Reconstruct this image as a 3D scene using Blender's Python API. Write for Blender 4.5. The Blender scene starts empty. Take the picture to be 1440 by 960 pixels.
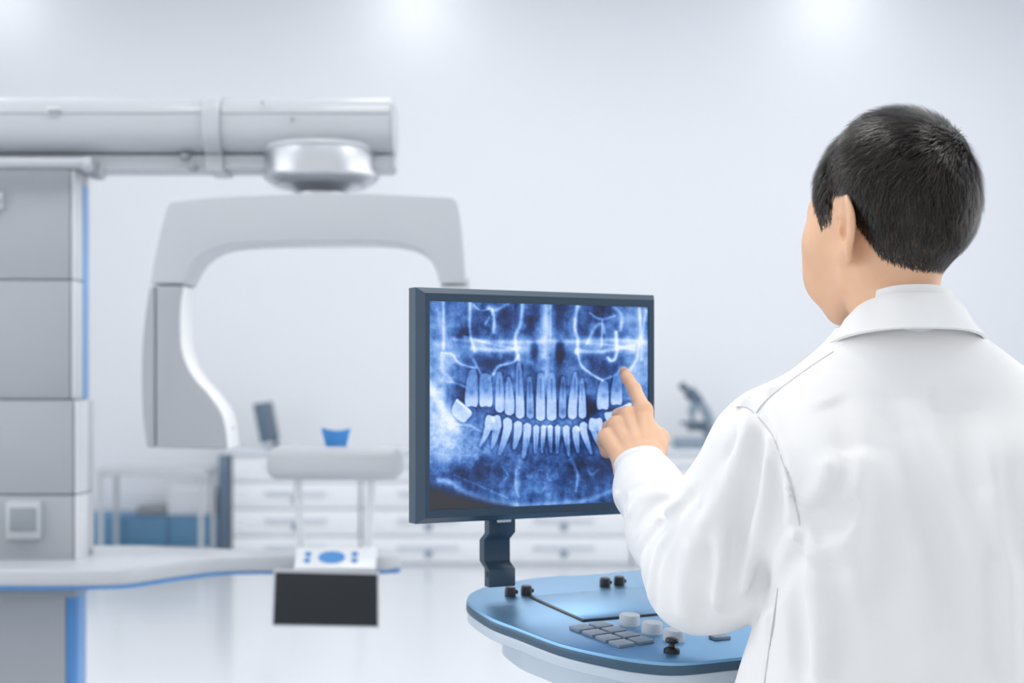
import bpy, bmesh, math
import numpy as np
from mathutils import Vector, Matrix

# ------------------------------------------------------------------ camera, world, light
SC = bpy.context.scene
COL = SC.collection
CAM_H, FPX, HOR = 1.43, 2000.0, 540.0          # eye height, focal length in photo pixels, horizon row
cam_d = bpy.data.cameras.new('camera'); cam = bpy.data.objects.new('camera', cam_d); COL.objects.link(cam)
cam.location = (0, 0, CAM_H); cam.rotation_euler = (math.pi/2, 0, 0)
cam_d.sensor_width = 36; cam_d.lens = 36*FPX/1440; cam_d.shift_y = (HOR-480)/1440
cam_d.clip_start = .05; cam_d.clip_end = 100
cam_d.dof.use_dof = True; cam_d.dof.focus_distance = 1.70; cam_d.dof.aperture_fstop = 4.0
SC.camera = cam

W = bpy.data.worlds.new('world'); SC.world = W; W.use_nodes = True
W.node_tree.nodes['Background'].inputs[0].default_value = (.92, .96, 1, 1)
W.node_tree.nodes['Background'].inputs[1].default_value = .3

SC.view_settings.view_transform = 'Standard'; SC.view_settings.look = 'None'
SC.view_settings.exposure = 0.04; SC.view_settings.gamma = 1.0; SC.view_settings.use_curve_mapping = False

def area(name, loc, rot, sx, sy, e, col=(1, 1, 1)):
    l = bpy.data.lights.new(name, 'AREA'); l.shape = 'RECTANGLE'; l.size = sx; l.size_y = sy; l.energy = e; l.color = col
    o = bpy.data.objects.new(name, l); COL.objects.link(o); o.location = loc; o.rotation_euler = rot
    o['kind'] = 'helper'
    return o
# added area lights, unseen: frontal fill behind the viewer, one along each side wall
area('fill_light_rear', (0, -2.9, 2.3), (math.pi/2, 0, 0), 10.5, 4.2, 94, (1, .985, .965))
area('fill_light_left', (-5.9, 2.5, 2.4), (math.pi/2, 0, -math.pi/2), 8, 3.2, 105, (1, .99, .975))
area('fill_light_right', (5.9, 4.5, 2.6), (math.pi/2, 0, math.pi/2), 9, 3.0, 125, (1, .99, .975))

# ------------------------------------------------------------------ helpers
def P(px, py, D):
    return np.array([(px-720)/FPX*D, D, CAM_H-(py-HOR)/FPX*D])
def V3(p): return Vector((float(p[0]), float(p[1]), float(p[2])))

def mat(name, col, rough=.5, metal=0., spec=.5, noise=0., nscale=8., bump=0., bscale=200., emit=None, estr=0., coat=0., sss=0.):
    m = bpy.data.materials.new(name); m.use_nodes = True
    nt = m.node_tree; b = nt.nodes['Principled BSDF']
    b.inputs['Base Color'].default_value = (*col, 1); b.inputs['Roughness'].default_value = rough
    b.inputs['Metallic'].default_value = metal; b.inputs['Specular IOR Level'].default_value = spec
    b.inputs['Coat Weight'].default_value = coat; b.inputs['Coat Roughness'].default_value = .08
    if sss:
        b.inputs['Subsurface Weight'].default_value = sss
        b.inputs['Subsurface Radius'].default_value = (1, .35, .2); b.inputs['Subsurface Scale'].default_value = .006
    tc = nt.nodes.new('ShaderNodeTexCoord')
    if noise:
        n = nt.nodes.new('ShaderNodeTexNoise'); n.inputs['Scale'].default_value = nscale; n.inputs['Detail'].default_value = 3
        r = nt.nodes.new('ShaderNodeMapRange'); r.inputs['To Min'].default_value = 1-noise; r.inputs['To Max'].default_value = 1+noise
        mx = nt.nodes.new('ShaderNodeVectorMath'); mx.operation = 'SCALE'; mx.inputs[0].default_value = col
        nt.links.new(tc.outputs['Object'], n.inputs['Vector']); nt.links.new(n.outputs['Fac'], r.inputs['Value'])
        nt.links.new(r.outputs[0], mx.inputs['Scale']); nt.links.new(mx.outputs[0], b.inputs['Base Color'])
    if bump:
        n2 = nt.nodes.new('ShaderNodeTexNoise'); n2.inputs['Scale'].default_value = bscale; n2.inputs['Detail'].default_value = 2
        bp = nt.nodes.new('ShaderNodeBump'); bp.inputs['Strength'].default_value = bump; bp.inputs['Distance'].default_value = .001
        nt.links.new(tc.outputs['Object'], n2.inputs['Vector']); nt.links.new(n2.outputs['Fac'], bp.inputs['Height'])
        nt.links.new(bp.outputs['Normal'], b.inputs['Normal'])
    if emit:
        b.inputs['Emission Color'].default_value = (*emit, 1); b.inputs['Emission Strength'].default_value = estr
    return m

M = dict(
    wall=mat('wall_paint', (.785, .81, .852), .7, noise=.008, nscale=1.2),
    ceiling=mat('ceiling_paint', (.85, .87, .9), .8, noise=.01),
    floor=mat('floor_vinyl', (.715, .745, .79), .16, noise=.02, nscale=1.5),
    lamp=mat('lamp_diffuser', (1, 1, 1), .5, emit=(1, .99, .97), estr=3.0, noise=.01),
    steel=mat('brushed_steel', (.62, .64, .67), .3, metal=.9, noise=.05, nscale=30),
    chrome=mat('satin_chrome', (.60, .62, .65), .36, metal=1., noise=.02),
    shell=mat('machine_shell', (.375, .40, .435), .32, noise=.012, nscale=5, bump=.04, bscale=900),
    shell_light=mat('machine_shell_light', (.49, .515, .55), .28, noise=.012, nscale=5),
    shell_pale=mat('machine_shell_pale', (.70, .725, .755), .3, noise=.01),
    rim_lit=mat('machine_rim_lit', (.86, .87, .88), .3, noise=.01),  # lit tone of the shell, for the inner rim of the arm
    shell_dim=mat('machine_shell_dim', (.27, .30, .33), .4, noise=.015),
    blue=mat('blue_plastic', (.065, .25, .58), .35, noise=.03),
    blue_pale=mat('pale_blue_plastic', (.20, .41, .74), .35, noise=.03),
    blue_rest=mat('blue_silicone', (.15, .46, .84), .45, noise=.03),
    dark=mat('dark_glass', (.026, .03, .034), .4, spec=.2, noise=.04, nscale=20),
    navy=mat('navy_metal', (.032, .062, .098), .42, metal=.15, spec=.35, noise=.03, nscale=20, bump=.03, bscale=1200),
    navy_side=mat('navy_metal_edge', (.055, .075, .095), .45, metal=.2, noise=.03),
    deck=mat('blue_anodised_deck', (.20, .40, .62), .36, metal=.85, noise=.02, nscale=15, coat=.0),
    deck_rim=mat('deck_rim_dark', (.05, .10, .155), .35, metal=.4, noise=.02),
    deck_low=mat('deck_shell_grey', (.52, .60, .68), .35, metal=.2, noise=.02),
    black=mat('black_rubber', (.012, .014, .018), .35, noise=.05, nscale=60),
    knobgrey=mat('knob_grey', (.52, .56, .60), .45, noise=.04, nscale=50),
    key=mat('key_grey', (.17, .22, .28), .45, noise=.03, nscale=60),
    cab=mat('white_laminate', (.82, .845, .88), .35, noise=.01),
    cab_dim=mat('grey_laminate', (.60, .65, .72), .5, noise=.02),
    top=mat('pale_worktop', (.70, .75, .81), .3, noise=.02),
    slate=mat('slate_plastic', (.10, .15, .21), .45, noise=.04),
    slate2=mat('mid_slate_plastic', (.26, .33, .41), .45, noise=.04),
    steelblue=mat('steel_blue_laminate', (.10, .25, .42), .45, noise=.05),
    shade_slate=mat('shade_slate_blue', (.17, .24, .32), .5, noise=.05),  # dark tone for the shaded end of the bench
    tan=mat('taupe_plastic', (.33, .34, .36), .5, noise=.05),
    paper=mat('white_card', (.86, .88, .92), .6, noise=.015),
    skin=mat('skin', (.78, .475, .30), .5, noise=.06, nscale=30, bump=.12, bscale=700, sss=.25),
    nail=mat('fingernail', (.88, .66, .56), .35, noise=.03),
    coat=mat('white_cotton', (.835, .836, .838), .85, spec=.2, noise=.008, nscale=40, bump=.05, bscale=1500),
    shirt=mat('shirt_cotton', (.83, .833, .836), .85, spec=.2, noise=.008, bump=.04, bscale=1500),
    hair=mat('hair', (.012, .0095, .008), .5, spec=.2, noise=.35, nscale=60),
    trousers=mat('trousers', (.05, .06, .08), .8, noise=.05),
    shoe=mat('shoe_leather', (.02, .018, .016), .4, noise=.1),
)

def link(name, me, material, parent=None, smooth=True, angle=35):
    if smooth:
        me.polygons.foreach_set('use_smooth', np.ones(len(me.polygons), bool))
        if angle: me.set_sharp_from_angle(angle=math.radians(angle))
    o = bpy.data.objects.new(name, me); COL.objects.link(o)
    if material: me.materials.append(material)
    if parent is not None: o.parent = parent
    return o

def from_bm(name, bm, material, parent=None, smooth=True, angle=35):
    bmesh.ops.recalc_face_normals(bm, faces=bm.faces)
    me = bpy.data.meshes.new(name); bm.to_mesh(me); bm.free()
    return link(name, me, material, parent, smooth, angle)

def bevel(bm, r, seg=2, edges=None):
    bmesh.ops.bevel(bm, geom=list(edges if edges is not None else bm.edges), offset=r, segments=seg, profile=.5, affect='EDGES', clamp_overlap=True)

def box(name, lo, hi, material, parent=None, r=.0, seg=2, rz=0, center=None):
    bm = bmesh.new(); bmesh.ops.create_cube(bm, size=1)
    lo, hi = np.minimum(lo, hi), np.maximum(lo, hi)
    c = (lo+hi)/2; s = hi-lo
    bmesh.ops.scale(bm, vec=V3(s), verts=bm.verts); bmesh.ops.translate(bm, vec=V3(c), verts=bm.verts)
    if r: bevel(bm, min(r, min(s)*.45), seg)
    if rz: bmesh.ops.rotate(bm, cent=V3(center if center is not None else c), matrix=Matrix.Rotation(rz, 3, 'Z'), verts=bm.verts)
    return from_bm(name, bm, material, parent)

def basis_box(name, o, ax, ay, az, lo, hi, material, parent=None, r=0., seg=2):
    """box in a local frame (origin o, unit axes)"""
    bm = bmesh.new(); bmesh.ops.create_cube(bm, size=1)
    lo, hi = np.array(lo, float), np.array(hi, float); c = (lo+hi)/2; s = hi-lo
    for v in bm.verts: v.co = Vector((c[0]+v.co.x*s[0], c[1]+v.co.y*s[1], c[2]+v.co.z*s[2]))
    if r: bevel(bm, min(r, min(abs(s))*.45), seg)
    for v in bm.verts: v.co = V3(o+ax*v.co.x+ay*v.co.y+az*v.co.z)
    return from_bm(name, bm, material, parent)

def prism(name, pts, dirv, material, parent=None, r=0., seg=2, angle=35):
    """extrude polygon (3-D points) along dirv"""
    bm = bmesh.new(); vs = [bm.verts.new(V3(p)) for p in pts]; f = bm.faces.new(vs)
    g = bmesh.ops.extrude_face_region(bm, geom=[f])
    bmesh.ops.translate(bm, vec=V3(dirv), verts=[v for v in g['geom'] if isinstance(v, bmesh.types.BMVert)])
    bmesh.ops.recalc_face_normals(bm, faces=bm.faces)
    if r:
        ed = [e for e in bm.edges if len(e.link_faces) == 2 and e.calc_face_angle() > math.radians(40)]
        bevel(bm, r, seg, ed)
    return from_bm(name, bm, material, parent, angle=angle)

def lathe(name, o, ax, prof, material, parent=None, n=40, angle=35, sx=1., ref=None):
    """revolve profile [(radius, height)] about axis ax through o"""
    ax = np.array(ax, float); ax /= np.linalg.norm(ax)
    t = np.array([1, 0, 0]) if abs(ax[0]) < .9 else np.array([0, 1, 0])
    if ref is not None: t = np.array(ref, float)
    u = t-ax*t.dot(ax); u /= np.linalg.norm(u); v = np.cross(ax, u)
    vs, fs = [], []
    for (r, h) in prof:
        for k in range(n):
            a = 2*math.pi*k/n
            vs.append(tuple(o+ax*h+u*(r*math.cos(a)*sx)+v*(r*math.sin(a))))
    for i in range(len(prof)-1):
        for k in range(n):
            fs.append((i*n+k, i*n+(k+1) % n, (i+1)*n+(k+1) % n, (i+1)*n+k))
    fs.append(tuple(range(n-1, -1, -1))); fs.append(tuple(range((len(prof)-1)*n, len(prof)*n)))
    me = bpy.data.meshes.new(name); me.from_pydata(vs, [], fs); me.validate()
    bm = bmesh.new(); bm.from_mesh(me); bmesh.ops.remove_doubles(bm, verts=bm.verts, dist=1e-6); bpy.data.meshes.remove(me)
    return from_bm(name, bm, material, parent, angle=angle)

def tube(name, pts, radii, material, parent=None, n=12, angle=50):
    pts = [np.array(p, float) for p in pts]
    if np.isscalar(radii): radii = [radii]*len(pts)
    vs, fs = [], []; u = None
    for i, p in enumerate(pts):
        t = pts[min(i+1, len(pts)-1)]-pts[max(i-1, 0)]; t /= np.linalg.norm(t)
        if u is None: u = np.array([0, 0, 1.]) if abs(t[2]) < .9 else np.array([1., 0, 0])
        u = u-t*u.dot(t); u /= np.linalg.norm(u); v = np.cross(t, u)
        for k in range(n):
            a = 2*math.pi*k/n; vs.append(tuple(p+radii[i]*(u*math.cos(a)+v*math.sin(a))))
    for i in range(len(pts)-1):
        for k in range(n): fs.append((i*n+k, i*n+(k+1) % n, (i+1)*n+(k+1) % n, (i+1)*n+k))
    fs.append(tuple(range(n-1, -1, -1))); fs.append(tuple(range((len(pts)-1)*n, len(pts)*n)))
    me = bpy.data.meshes.new(name); me.from_pydata(vs, [], fs)
    bm = bmesh.new(); bm.from_mesh(me); bpy.data.meshes.remove(me)
    return from_bm(name, bm, material, parent, angle=angle)

def smooth_poly(pts, n=8, closed=False):
    """Catmull-Rom through 2-D/3-D points"""
    p = np.array(pts, float); m = len(p); out = []
    rng = range(m if closed else m-1)
    for i in rng:
        if closed: a, b, c, d = p[(i-1) % m], p[i], p[(i+1) % m], p[(i+2) % m]
        else: a, b, c, d = p[max(i-1, 0)], p[i], p[i+1], p[min(i+2, m-1)]
        for k in range(n):
            t = k/n
            out.append(.5*((2*b)+(-a+c)*t+(2*a-5*b+4*c-d)*t*t+(-a+3*b-3*c+d)*t**3))
    if not closed: out.append(p[-1])
    return np.array(out)

def empty(name, loc=(0, 0, 0)):
    o = bpy.data.objects.new(name, None); COL.objects.link(o); o.empty_display_size = .1; o.location = loc
    return o
def adopt(root, objs):
    """parent meshes built in world coordinates under an Empty that stands at the thing's base"""
    for o in objs:
        o.parent = root; o.matrix_parent_inverse = Matrix.Translation(-root.location)
def tag(o, label, cat, group=None, kind=None):
    o['label'] = label; o['category'] = cat
    if group: o['group'] = group
    if kind: o['kind'] = kind
    return o
class Thing:
    """Empty at the base; parts are built in world space"""
    def __init__(s, name, loc, label, cat, group=None):
        s.e = empty(name, loc); tag(s.e, label, cat, group)
    def add(s, o): adopt(s.e, [o]); return o
def struct(o): o['kind'] = 'structure'; return o

# ------------------------------------------------------------------ the room
XW, YB, YF, ZC = 6.0, 11.85, -3.0, 4.78
def slab(name, lo, hi, m): return struct(box(name, np.array(lo, float), np.array(hi, float), M[m]))
slab('floor', (-XW, YF, -.1), (XW, YB, 0), 'floor')
slab('ceiling', (-XW, YF, ZC), (XW, YB, ZC+.1), 'ceiling')
slab('wall_back', (-XW-.1, YB, -.1), (XW+.1, YB+.12, ZC+.1), 'wall')
slab('wall_left', (-XW-.12, YF, -.1), (-XW, YB, ZC+.1), 'wall')
slab('wall_right', (XW, YF, -.1), (XW+.12, YB, ZC+.1), 'wall')
struct(box('baseboard_back', np.array((-XW, YB-.015, 0)), np.array((XW, YB, .1)), M['cab_dim'], r=.004))
# glazed end wall behind the viewer: posts and rails of a window front
for i in range(6):
    x = -XW+i*(2*XW/5); slab('trim_%d' % (i+1), (x-.05, YF-.1, 0), (x+.05, YF, ZC), 'cab')

# recessed ceiling luminaires (outside the frame) and wall-washing downlights whose glow shows along the top edge
k = 0
for y in (2.0, 5.8, 9.4):
    for x in (-3.2, 0, 3.2):
        t = Thing('ceiling_light', (x, y, ZC), 'square flush ceiling light panel, %s of the row %s' % ({-3.2: 'leftmost', 0: 'middle', 3.2: 'rightmost'}[x], {2.0: 'above the console', 5.8: 'between console and bench', 9.4: 'nearest the back wall'}[y]), 'ceiling light', 'square ceiling light panels')
        t.add(box('frame', np.array((x-.62, y-.62, ZC-.02)), np.array((x+.62, y+.62, ZC)), M['cab'], r=.004))
        t.add(box('diffuser', np.array((x-.58, y-.58, ZC-.026)), np.array((x+.58, y+.58, ZC-.018)), M['lamp']))
        area('panel_light', (x, y, ZC-.03), (0, 0, 0), 1.15, 1.15, {2.0: 27, 5.8: 13, 9.4: 8}[y], (1, .98, .945))
for i, (px, where) in enumerate(((4, 'above the column of the x-ray machine'), (585, 'above the arched arm of the x-ray machine'), (1165, 'above the head of the man'))):
    x = (px-720)/FPX*YB; y = YB-.5
    t = Thing('downlight', (x, y, ZC), 'round recessed downlight washing the back wall ' + where, 'downlight', 'downlights along the back wall')
    t.add(lathe('ring', np.array((x, y, ZC-.012)), (0, 0, 1), [(.055, 0), (.075, .002), (.078, .012), (.055, .012)], M['cab'], n=24))
    t.add(lathe('lens', np.array((x, y, ZC-.008)), (0, 0, 1), [(.012, -.045), (.034, -.036), (.049, -.018), (.054, 0), (.054, .006)], M['lamp'], n=24))
    l = bpy.data.lights.new('downlight_lamp', 'POINT'); l.energy = 3.4; l.shadow_soft_size = .1; l.color = (1, .985, .95)
    o = bpy.data.objects.new('downlight_lamp', l); COL.objects.link(o); o.location = (x, y, ZC-.12); o['kind'] = 'helper'
    o.rotation_euler = (math.radians(0), 0, 0)

# ------------------------------------------------------------------ the bench along the back wall
DC = 11.2; SCL = FPX/DC
def bx(px): return (px-720)/SCL
ZT = .915
units = [(325, 507), (507, 698), (698, 888), (888, 1078)]
unit_lab = ['white four-drawer unit behind the chin support, at the end of the bench', 'white four-drawer unit at the corner of the dark monitor frame',
            'white four-drawer unit behind the monitor bracket and the pointing arm', 'white four-drawer unit under the microscope']
for (a, b), lab in zip(units, unit_lab):
    xa, xb = bx(a)+.006, bx(b)-.006
    t = Thing('drawer_cabinet', ((xa+xb)/2, DC+.3, 0), lab, 'cabinet', 'drawer units of the back bench')
    t.add(box('carcass', np.array((xa, DC+.022, .0)), np.array((xb, YB-.02, ZT-.042)), M['cab_dim']))
    hh = (ZT-.042-.02)/4
    for r in range(4):
        z0 = .02+r*hh
        d = t.add(box('drawer', np.array((xa+.004, DC, z0+.007)), np.array((xb-.004, DC+.02, z0+hh-.007)), M['cab'], r=.003))
        mx = (xa+xb)/2
        p = box('pull', np.array((mx-.24, DC-.018, z0+hh*.50)), np.array((mx+.24, DC, z0+hh*.66)), M['cab_dim'], r=.006); p.parent = d
        l = lathe('lock', np.array((mx, DC-.014, z0+hh*.34)), (0, 1, 0), [(.028, 0), (.032, .004), (.032, .016)], M['slate2'], n=16); l.parent = d
struct_top = Thing('worktop', (bx(700), DC+.3, ZT-.04), 'long pale worktop lying across the white drawer units', 'worktop')
struct_top.add(box('slab', np.array((bx(318), DC-.03, ZT-.04)), np.array((bx(1084), YB-.002, ZT)), M['top'], r=.006))

# slim dark display seen nearly edge-on
t = Thing('desk_display', (bx(376), DC+.22, ZT), 'dark display leaning back on the bench, seen almost edge-on', 'display')
c = np.array((bx(368), DC+.22, ZT+.21))
tl = math.radians(-11)
ax = np.array((math.cos(math.radians(79)), math.sin(math.radians(79)), 0)); 
az = np.array((math.sin(tl), 0, math.cos(tl))); ay = np.cross(az, ax); ay /= np.linalg.norm(ay); ax = np.cross(ay, az)
t.add(basis_box('screen_panel', c, ax, ay, az, (-.15, -.03, -.16), (.15, .03, .16), M['slate'], r=.008))
t.add(tube('stand', [c+az*-.1+ay*.03, np.array((bx(380), DC+.24, ZT+.08)), np.array((bx(381), DC+.24, ZT+.01))], .022, M['slate']))
t.add(box('foot', np.array((bx(366), DC+.13, ZT)), np.array((bx(398), DC+.35, ZT+.014)), M['slate2'], r=.004))

# microscope
Dm = DC+.25; s = Dm/FPX
mxx = (975-720)*s
def Q(px, py, dy=0.): p = P(px, py, Dm); p[1] += dy; return p
t = Thing('microscope', (mxx, Dm, ZT), 'grey laboratory microscope standing on the bench beside the pointing hand', 'microscope')
zt = ZT
t.add(box('base', np.array(((948-720)*s, Dm-.1, zt)), np.array(((1003-720)*s, Dm+.1, zt+.085)), M['slate2'], r=.015))
armp = smooth_poly([Q(996, 618), Q(999, 598), Q(991, 575), Q(978, 558)], 5)
t.add(tube('arm', armp, [.042]*5+[.04]*6+[.036]*5, M['slate2'], n=14))
t.add(tube('stage_support', [Q(992, 602), Q(972, 600)], [.03, .03], M['slate2']))
t.add(box('stage', Q(958, 597, -.08), Q(990, 592, .08), M['slate'], r=.008))
t.add(tube('condenser', [Q(971, 606), Q(971, 598)], [.022, .03], M['slate']))
t.add(tube('objective', [Q(974, 592), Q(972, 578)], [.016, .026], M['slate2']))
t.add(tube('body_tube', [Q(972, 580), Q(982, 560)], [.036, .042], M['slate2']))
t.add(tube('head', [Q(984, 566), Q(968, 550)], [.045, .055], M['slate']))
for dy in (-.035, .035):
    t.add(tube('eyepiece', [Q(972, 554, dy), Q(957, 540, dy)], [.026, .03], M['slate']))
t.add(tube('focus_knob', [Q(990, 603, -.08), Q(990, 603, .08)], .03, M['slate']))

# steel trolley and low blue cabinet in the corner beside the bench
cx0, cx1 = bx(90), bx(302)
t = Thing('low_cabinet', ((cx0+cx1)/2, DC+.3, 0), 'low steel-blue cabinet standing beyond the steel trolley', 'cabinet')
t.add(box('carcass', np.array((cx0, DC+.12, .06)), np.array((cx1, YB-.02, .38)), M['steelblue'], r=.006))
for i in range(3):
    xa = cx0+(cx1-cx0)*i/3; xb = cx0+(cx1-cx0)*(i+1)/3
    t.add(box('door', np.array((xa+.005, DC+.1, .07)), np.array((xb-.005, DC+.12, .37)), M['steelblue'], r=.004))
t.add(box('plinth', np.array((cx0+.02, DC+.16, 0)), np.array((cx1-.02, YB-.04, .06)), M['slate']))
b = box('white_carton', np.array((bx(226), DC+.2, .38)), np.array((bx(294), DC+.5, .595)), M['paper'], r=.006)
tag(b, 'white carton standing on the low blue cabinet', 'box')
b = box('grey_tray', np.array((bx(183), DC+.2, .38)), np.array((bx(224), DC+.5, .455)), M['tan'], r=.01); tag(b, 'grey shallow tray on the low blue cabinet beside the white carton', 'tray')
b = box('shade_panel', np.array((bx(303), DC+.1, .0)), np.array((bx(321), YB-.02, ZT-.05)), M['shade_slate'], r=.004); tag(b, 'narrow slate-blue panel painted as the shaded gap beside the white drawer unit', 'shade panel')  # solid box whose colour stands in for shade at the bench end
tx0, tx1, ty0, ty1 = bx(160), bx(303), DC-.45, DC+.02
t = Thing('steel_trolley', ((tx0+tx1)/2, (ty0+ty1)/2, 0), 'pale steel trolley frame with a top shelf in front of the low blue cabinet', 'trolley')
for x in (tx0+.02, tx1-.02):
    for y in (ty0+.02, ty1-.02):
        lg = t.add(tube('leg', [(x, y, .07), (x, y, .76)], .018, M['shell_light']))
        w = t.add(lathe('caster', np.array((x-.012, y, .036)), (1, 0, 0), [(.02, 0), (.035, .004), (.035, .02), (.02, .024)], M['slate'], n=16))
        t.add(tube('caster_stem', [(x, y, .03), (x, y, .09)], .01, M['slate']))
t.add(box('top_shelf', np.array((tx0, ty0, .735)), np.array((tx1, ty1, .785)), M['shell_light'], r=.006))
t.add(box('lower_shelf', np.array((tx0+.01, ty0+.01, .14)), np.array((tx1-.01, ty1-.01, .155)), M['shell_light'], r=.003))

# ------------------------------------------------------------------ panoramic x-ray machine
DG = 3.5
xr = Thing('xray_machine', (-1.25, 3.6, 0), 'tall grey panoramic dental x-ray machine with arched rotating arm', 'x-ray machine')
A = xr.add
def sub(o, parent): o.parent = parent; return o
def yv(d): return np.array((0., d, 0.))
# column ------------------------------------------------------------
xc = P(104, 0, DG)[0]; xl = -1.62
zs = [P(0, y, DG)[2] for y in (237, 393, 562, 695, 800)]
for i, (za, zb, dx) in enumerate(((zs[0], zs[1], 0), (zs[1], zs[2], 0), (zs[2], zs[3], .012), (zs[3], zs[4]-.02, .012))):
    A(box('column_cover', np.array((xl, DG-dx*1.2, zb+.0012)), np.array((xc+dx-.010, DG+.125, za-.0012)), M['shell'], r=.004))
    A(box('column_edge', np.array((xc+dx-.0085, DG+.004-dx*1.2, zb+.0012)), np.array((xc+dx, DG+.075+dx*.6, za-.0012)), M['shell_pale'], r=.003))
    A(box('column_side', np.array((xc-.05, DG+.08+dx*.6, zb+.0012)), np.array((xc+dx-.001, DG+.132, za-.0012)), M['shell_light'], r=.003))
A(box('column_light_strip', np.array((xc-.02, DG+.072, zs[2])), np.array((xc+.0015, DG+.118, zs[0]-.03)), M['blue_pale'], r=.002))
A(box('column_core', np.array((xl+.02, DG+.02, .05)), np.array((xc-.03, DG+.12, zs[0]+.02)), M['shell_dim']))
# lower pillar under the shelf
zl = P(0, 838, 3.46)[2]
xp = P(92, 0, 3.46)[0]
A(box('pillar_front', np.array((xl, 3.46, .03)), np.array((xp, 3.55, zl)), M['shell'], r=.004))
pb = A(box('pillar_corner', np.array((xp, 3.462, .03)), np.array((P(104, 0, 3.462)[0], 3.55, zl+.004)), M['blue'], r=.004))
A(box('pillar_side', np.array((xp-.01, 3.485, .03)), np.array((P(104, 0, 3.462)[0]+.003, 3.555, zl+.006)), M['blue_pale'], r=.003))
A(box('pillar_collar', np.array((xl, 3.43, zl)), np.array((P(104, 0, 3.43)[0], 3.57, zl+.03)), M['shell_dim'], r=.004))
A(box('base_plate', np.array((xl-.1, 3.15, 0)), np.array((-.75, 4.0, .04)), M['shell_dim'], r=.01))
# card reader
rd = A(box('card_reader', P(7, 759, DG-.035), P(61, 703, DG-.012), M['shell_light'], r=.006))
sub(box('reader_window', P(13, 747, DG-.038), P(54, 713, DG-.02), M['shell_dim'], r=.002), rd)
sm = A(box('switch_plate', P(-14, 294, DG-.014), P(7, 271, DG+.002), M['shell_light'], r=.003))
sub(box('switch_slot', P(-8, 284, DG-.017), P(4, 281, DG-.008), M['shell_dim']), sm)
A(tube('hinge_pin', [P(127, 784, 3.6), P(127, 772, 3.6)], .004, M['shell_dim']))
# horizontal beam ---------------------------------------------------
yc = 3.57; z_t = P(0, 134, DG)[2]; z_s = P(0, 163, DG)[2]; z_m = P(0, 216, DG)[2]; z_b = P(0, 236, DG)[2]
def beam_profile(grow=0.):
    pr = []
    zc = (z_t+z_m)/2; rz = (z_t-z_m)/2+grow; ry = .105+grow
    for k in range(25):
        a = math.pi*(k/24)            # front half: top to bottom
        ca, sa = math.cos(a), math.sin(a)
        pr.append((yc-ry*abs(sa)**.72, zc+rz*np.sign(ca)*abs(ca)**.72))
    pr += [(yc-.060-grow, z_m-.002), (yc-.062-grow, z_b-grow), (yc+.062+grow, z_b-grow), (yc+.06+grow, z_m-.002)]
    for k in range(1, 24):
        a = math.pi*(1-k/24); ca, sa = math.cos(a), math.sin(a)
        pr.append((yc+ry*abs(sa)**.72, zc+rz*np.sign(ca)*abs(ca)**.72))
    return pr
BX = lambda px: P(px, 0, 3.49)[0]
def beam(name, xa, xb, m, grow=0., r=.003):
    return A(prism(name, [(xa, y, z) for y, z in beam_profile(grow)], (xb-xa, 0, 0), M[m], r=r, angle=28))
beam('beam_tube', -1.75, BX(286), 'shell_light')
beam('beam_tube', BX(312), BX(549), 'shell_light')
beam('beam_collar', BX(286.5), BX(311.5), 'shell_light', grow=.006, r=.004)
for (a, b) in ((-1.75, BX(286)), (BX(312), BX(548))):
    A(tube('beam_seam', [(a, yc-.1032, z_s), (b, yc-.1032, z_s)], .0018, M['shell_dim'], n=6))
ec = A(prism('beam_end_cap', [(BX(549), y, z) for y, z in beam_profile(-.006)], (.006, 0, 0), M['shell_light'], r=.002))
lt = A(box('beam_latch', P(65, 161, 3.460), P(88, 154, 3.49), M['shell_pale'], r=.002))
sub(box('latch_slot', P(67, 159, 3.458), P(86, 156, 3.475), M['shell_dim']), lt)
for (px, py, rr) in ((261, 220, .012), (272, 236, .012), (369, 144, .003), (411, 167, .003)):
    A(lathe('beam_fixing', P(px, py, 3.462 if rr < .01 else 3.5)+(np.array((0, 0, -.0)) if rr > .01 else 0), (0, 1, 0) if rr < .01 else (0, 0, 1), [(rr, -.006), (rr, .006)] if rr < .01 else [(rr*.7, -.008), (rr, -.004), (rr, .006)], M['shell_dim'], n=16))
# roller on top of the column
A(tube('roller_bar', [(-1.7, 3.47, P(0, 229, 3.47)[2]), (P(118, 0, 3.47)[0], 3.47, P(0, 229, 3.47)[2])], .013, M['shell_light'], n=16))
for (px, py, d, rr) in ((124, 231, 3.47, .018), (133, 240, 3.5, .021), (141, 243, 3.52, .019)):
    c = P(px, py, d)
    A(lathe('roller_disc', c, (1, 0, 0), [(rr*.85, -.010), (rr, -.007), (rr, .007), (rr*.85, .010)], M['shell_light' if px != 133 else 'shell_dim'], n=24))
A(box('column_cap', np.array((xl, DG+.0, zs[0]-.002)), np.array((P(128, 0, 3.6)[0], DG+.14, zs[0]+.03)), M['shell_dim'], r=.006))
# rotation bearing --------------------------------------------------
bo = P(452, 0, yc-.02); bo[2] = 0
bz = lambda y: P(0, y, 3.50)[2]
R1 = 82/FPX*3.5
A(lathe('bearing_ring', bo, (0, 0, 1), [(R1*.80, bz(259)), (R1*.97, bz(250)), (R1, bz(246)), (R1, bz(216)), (R1*.975, bz(211)), (R1*.97, bz(205))], M['chrome'], n=56, angle=25))
A(lathe('bearing_cone', bo, (0, 0, 1), [(R1*.42, bz(269)), (R1*.70, bz(258)), (R1*.78, bz(255))], M['steel'], n=48))
A(lathe('bearing_neck', bo, (0, 0, 1), [(R1*.42, bz(279)), (R1*.42, bz(262))], M['chrome'], n=40))
A(lathe('bearing_cap', bo, (0, 0, 1), [(R1*.985, bz(212)), (R1*1.0, bz(208)), (R1*.96, bz(203))], M['shell_light'], n=48))
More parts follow.
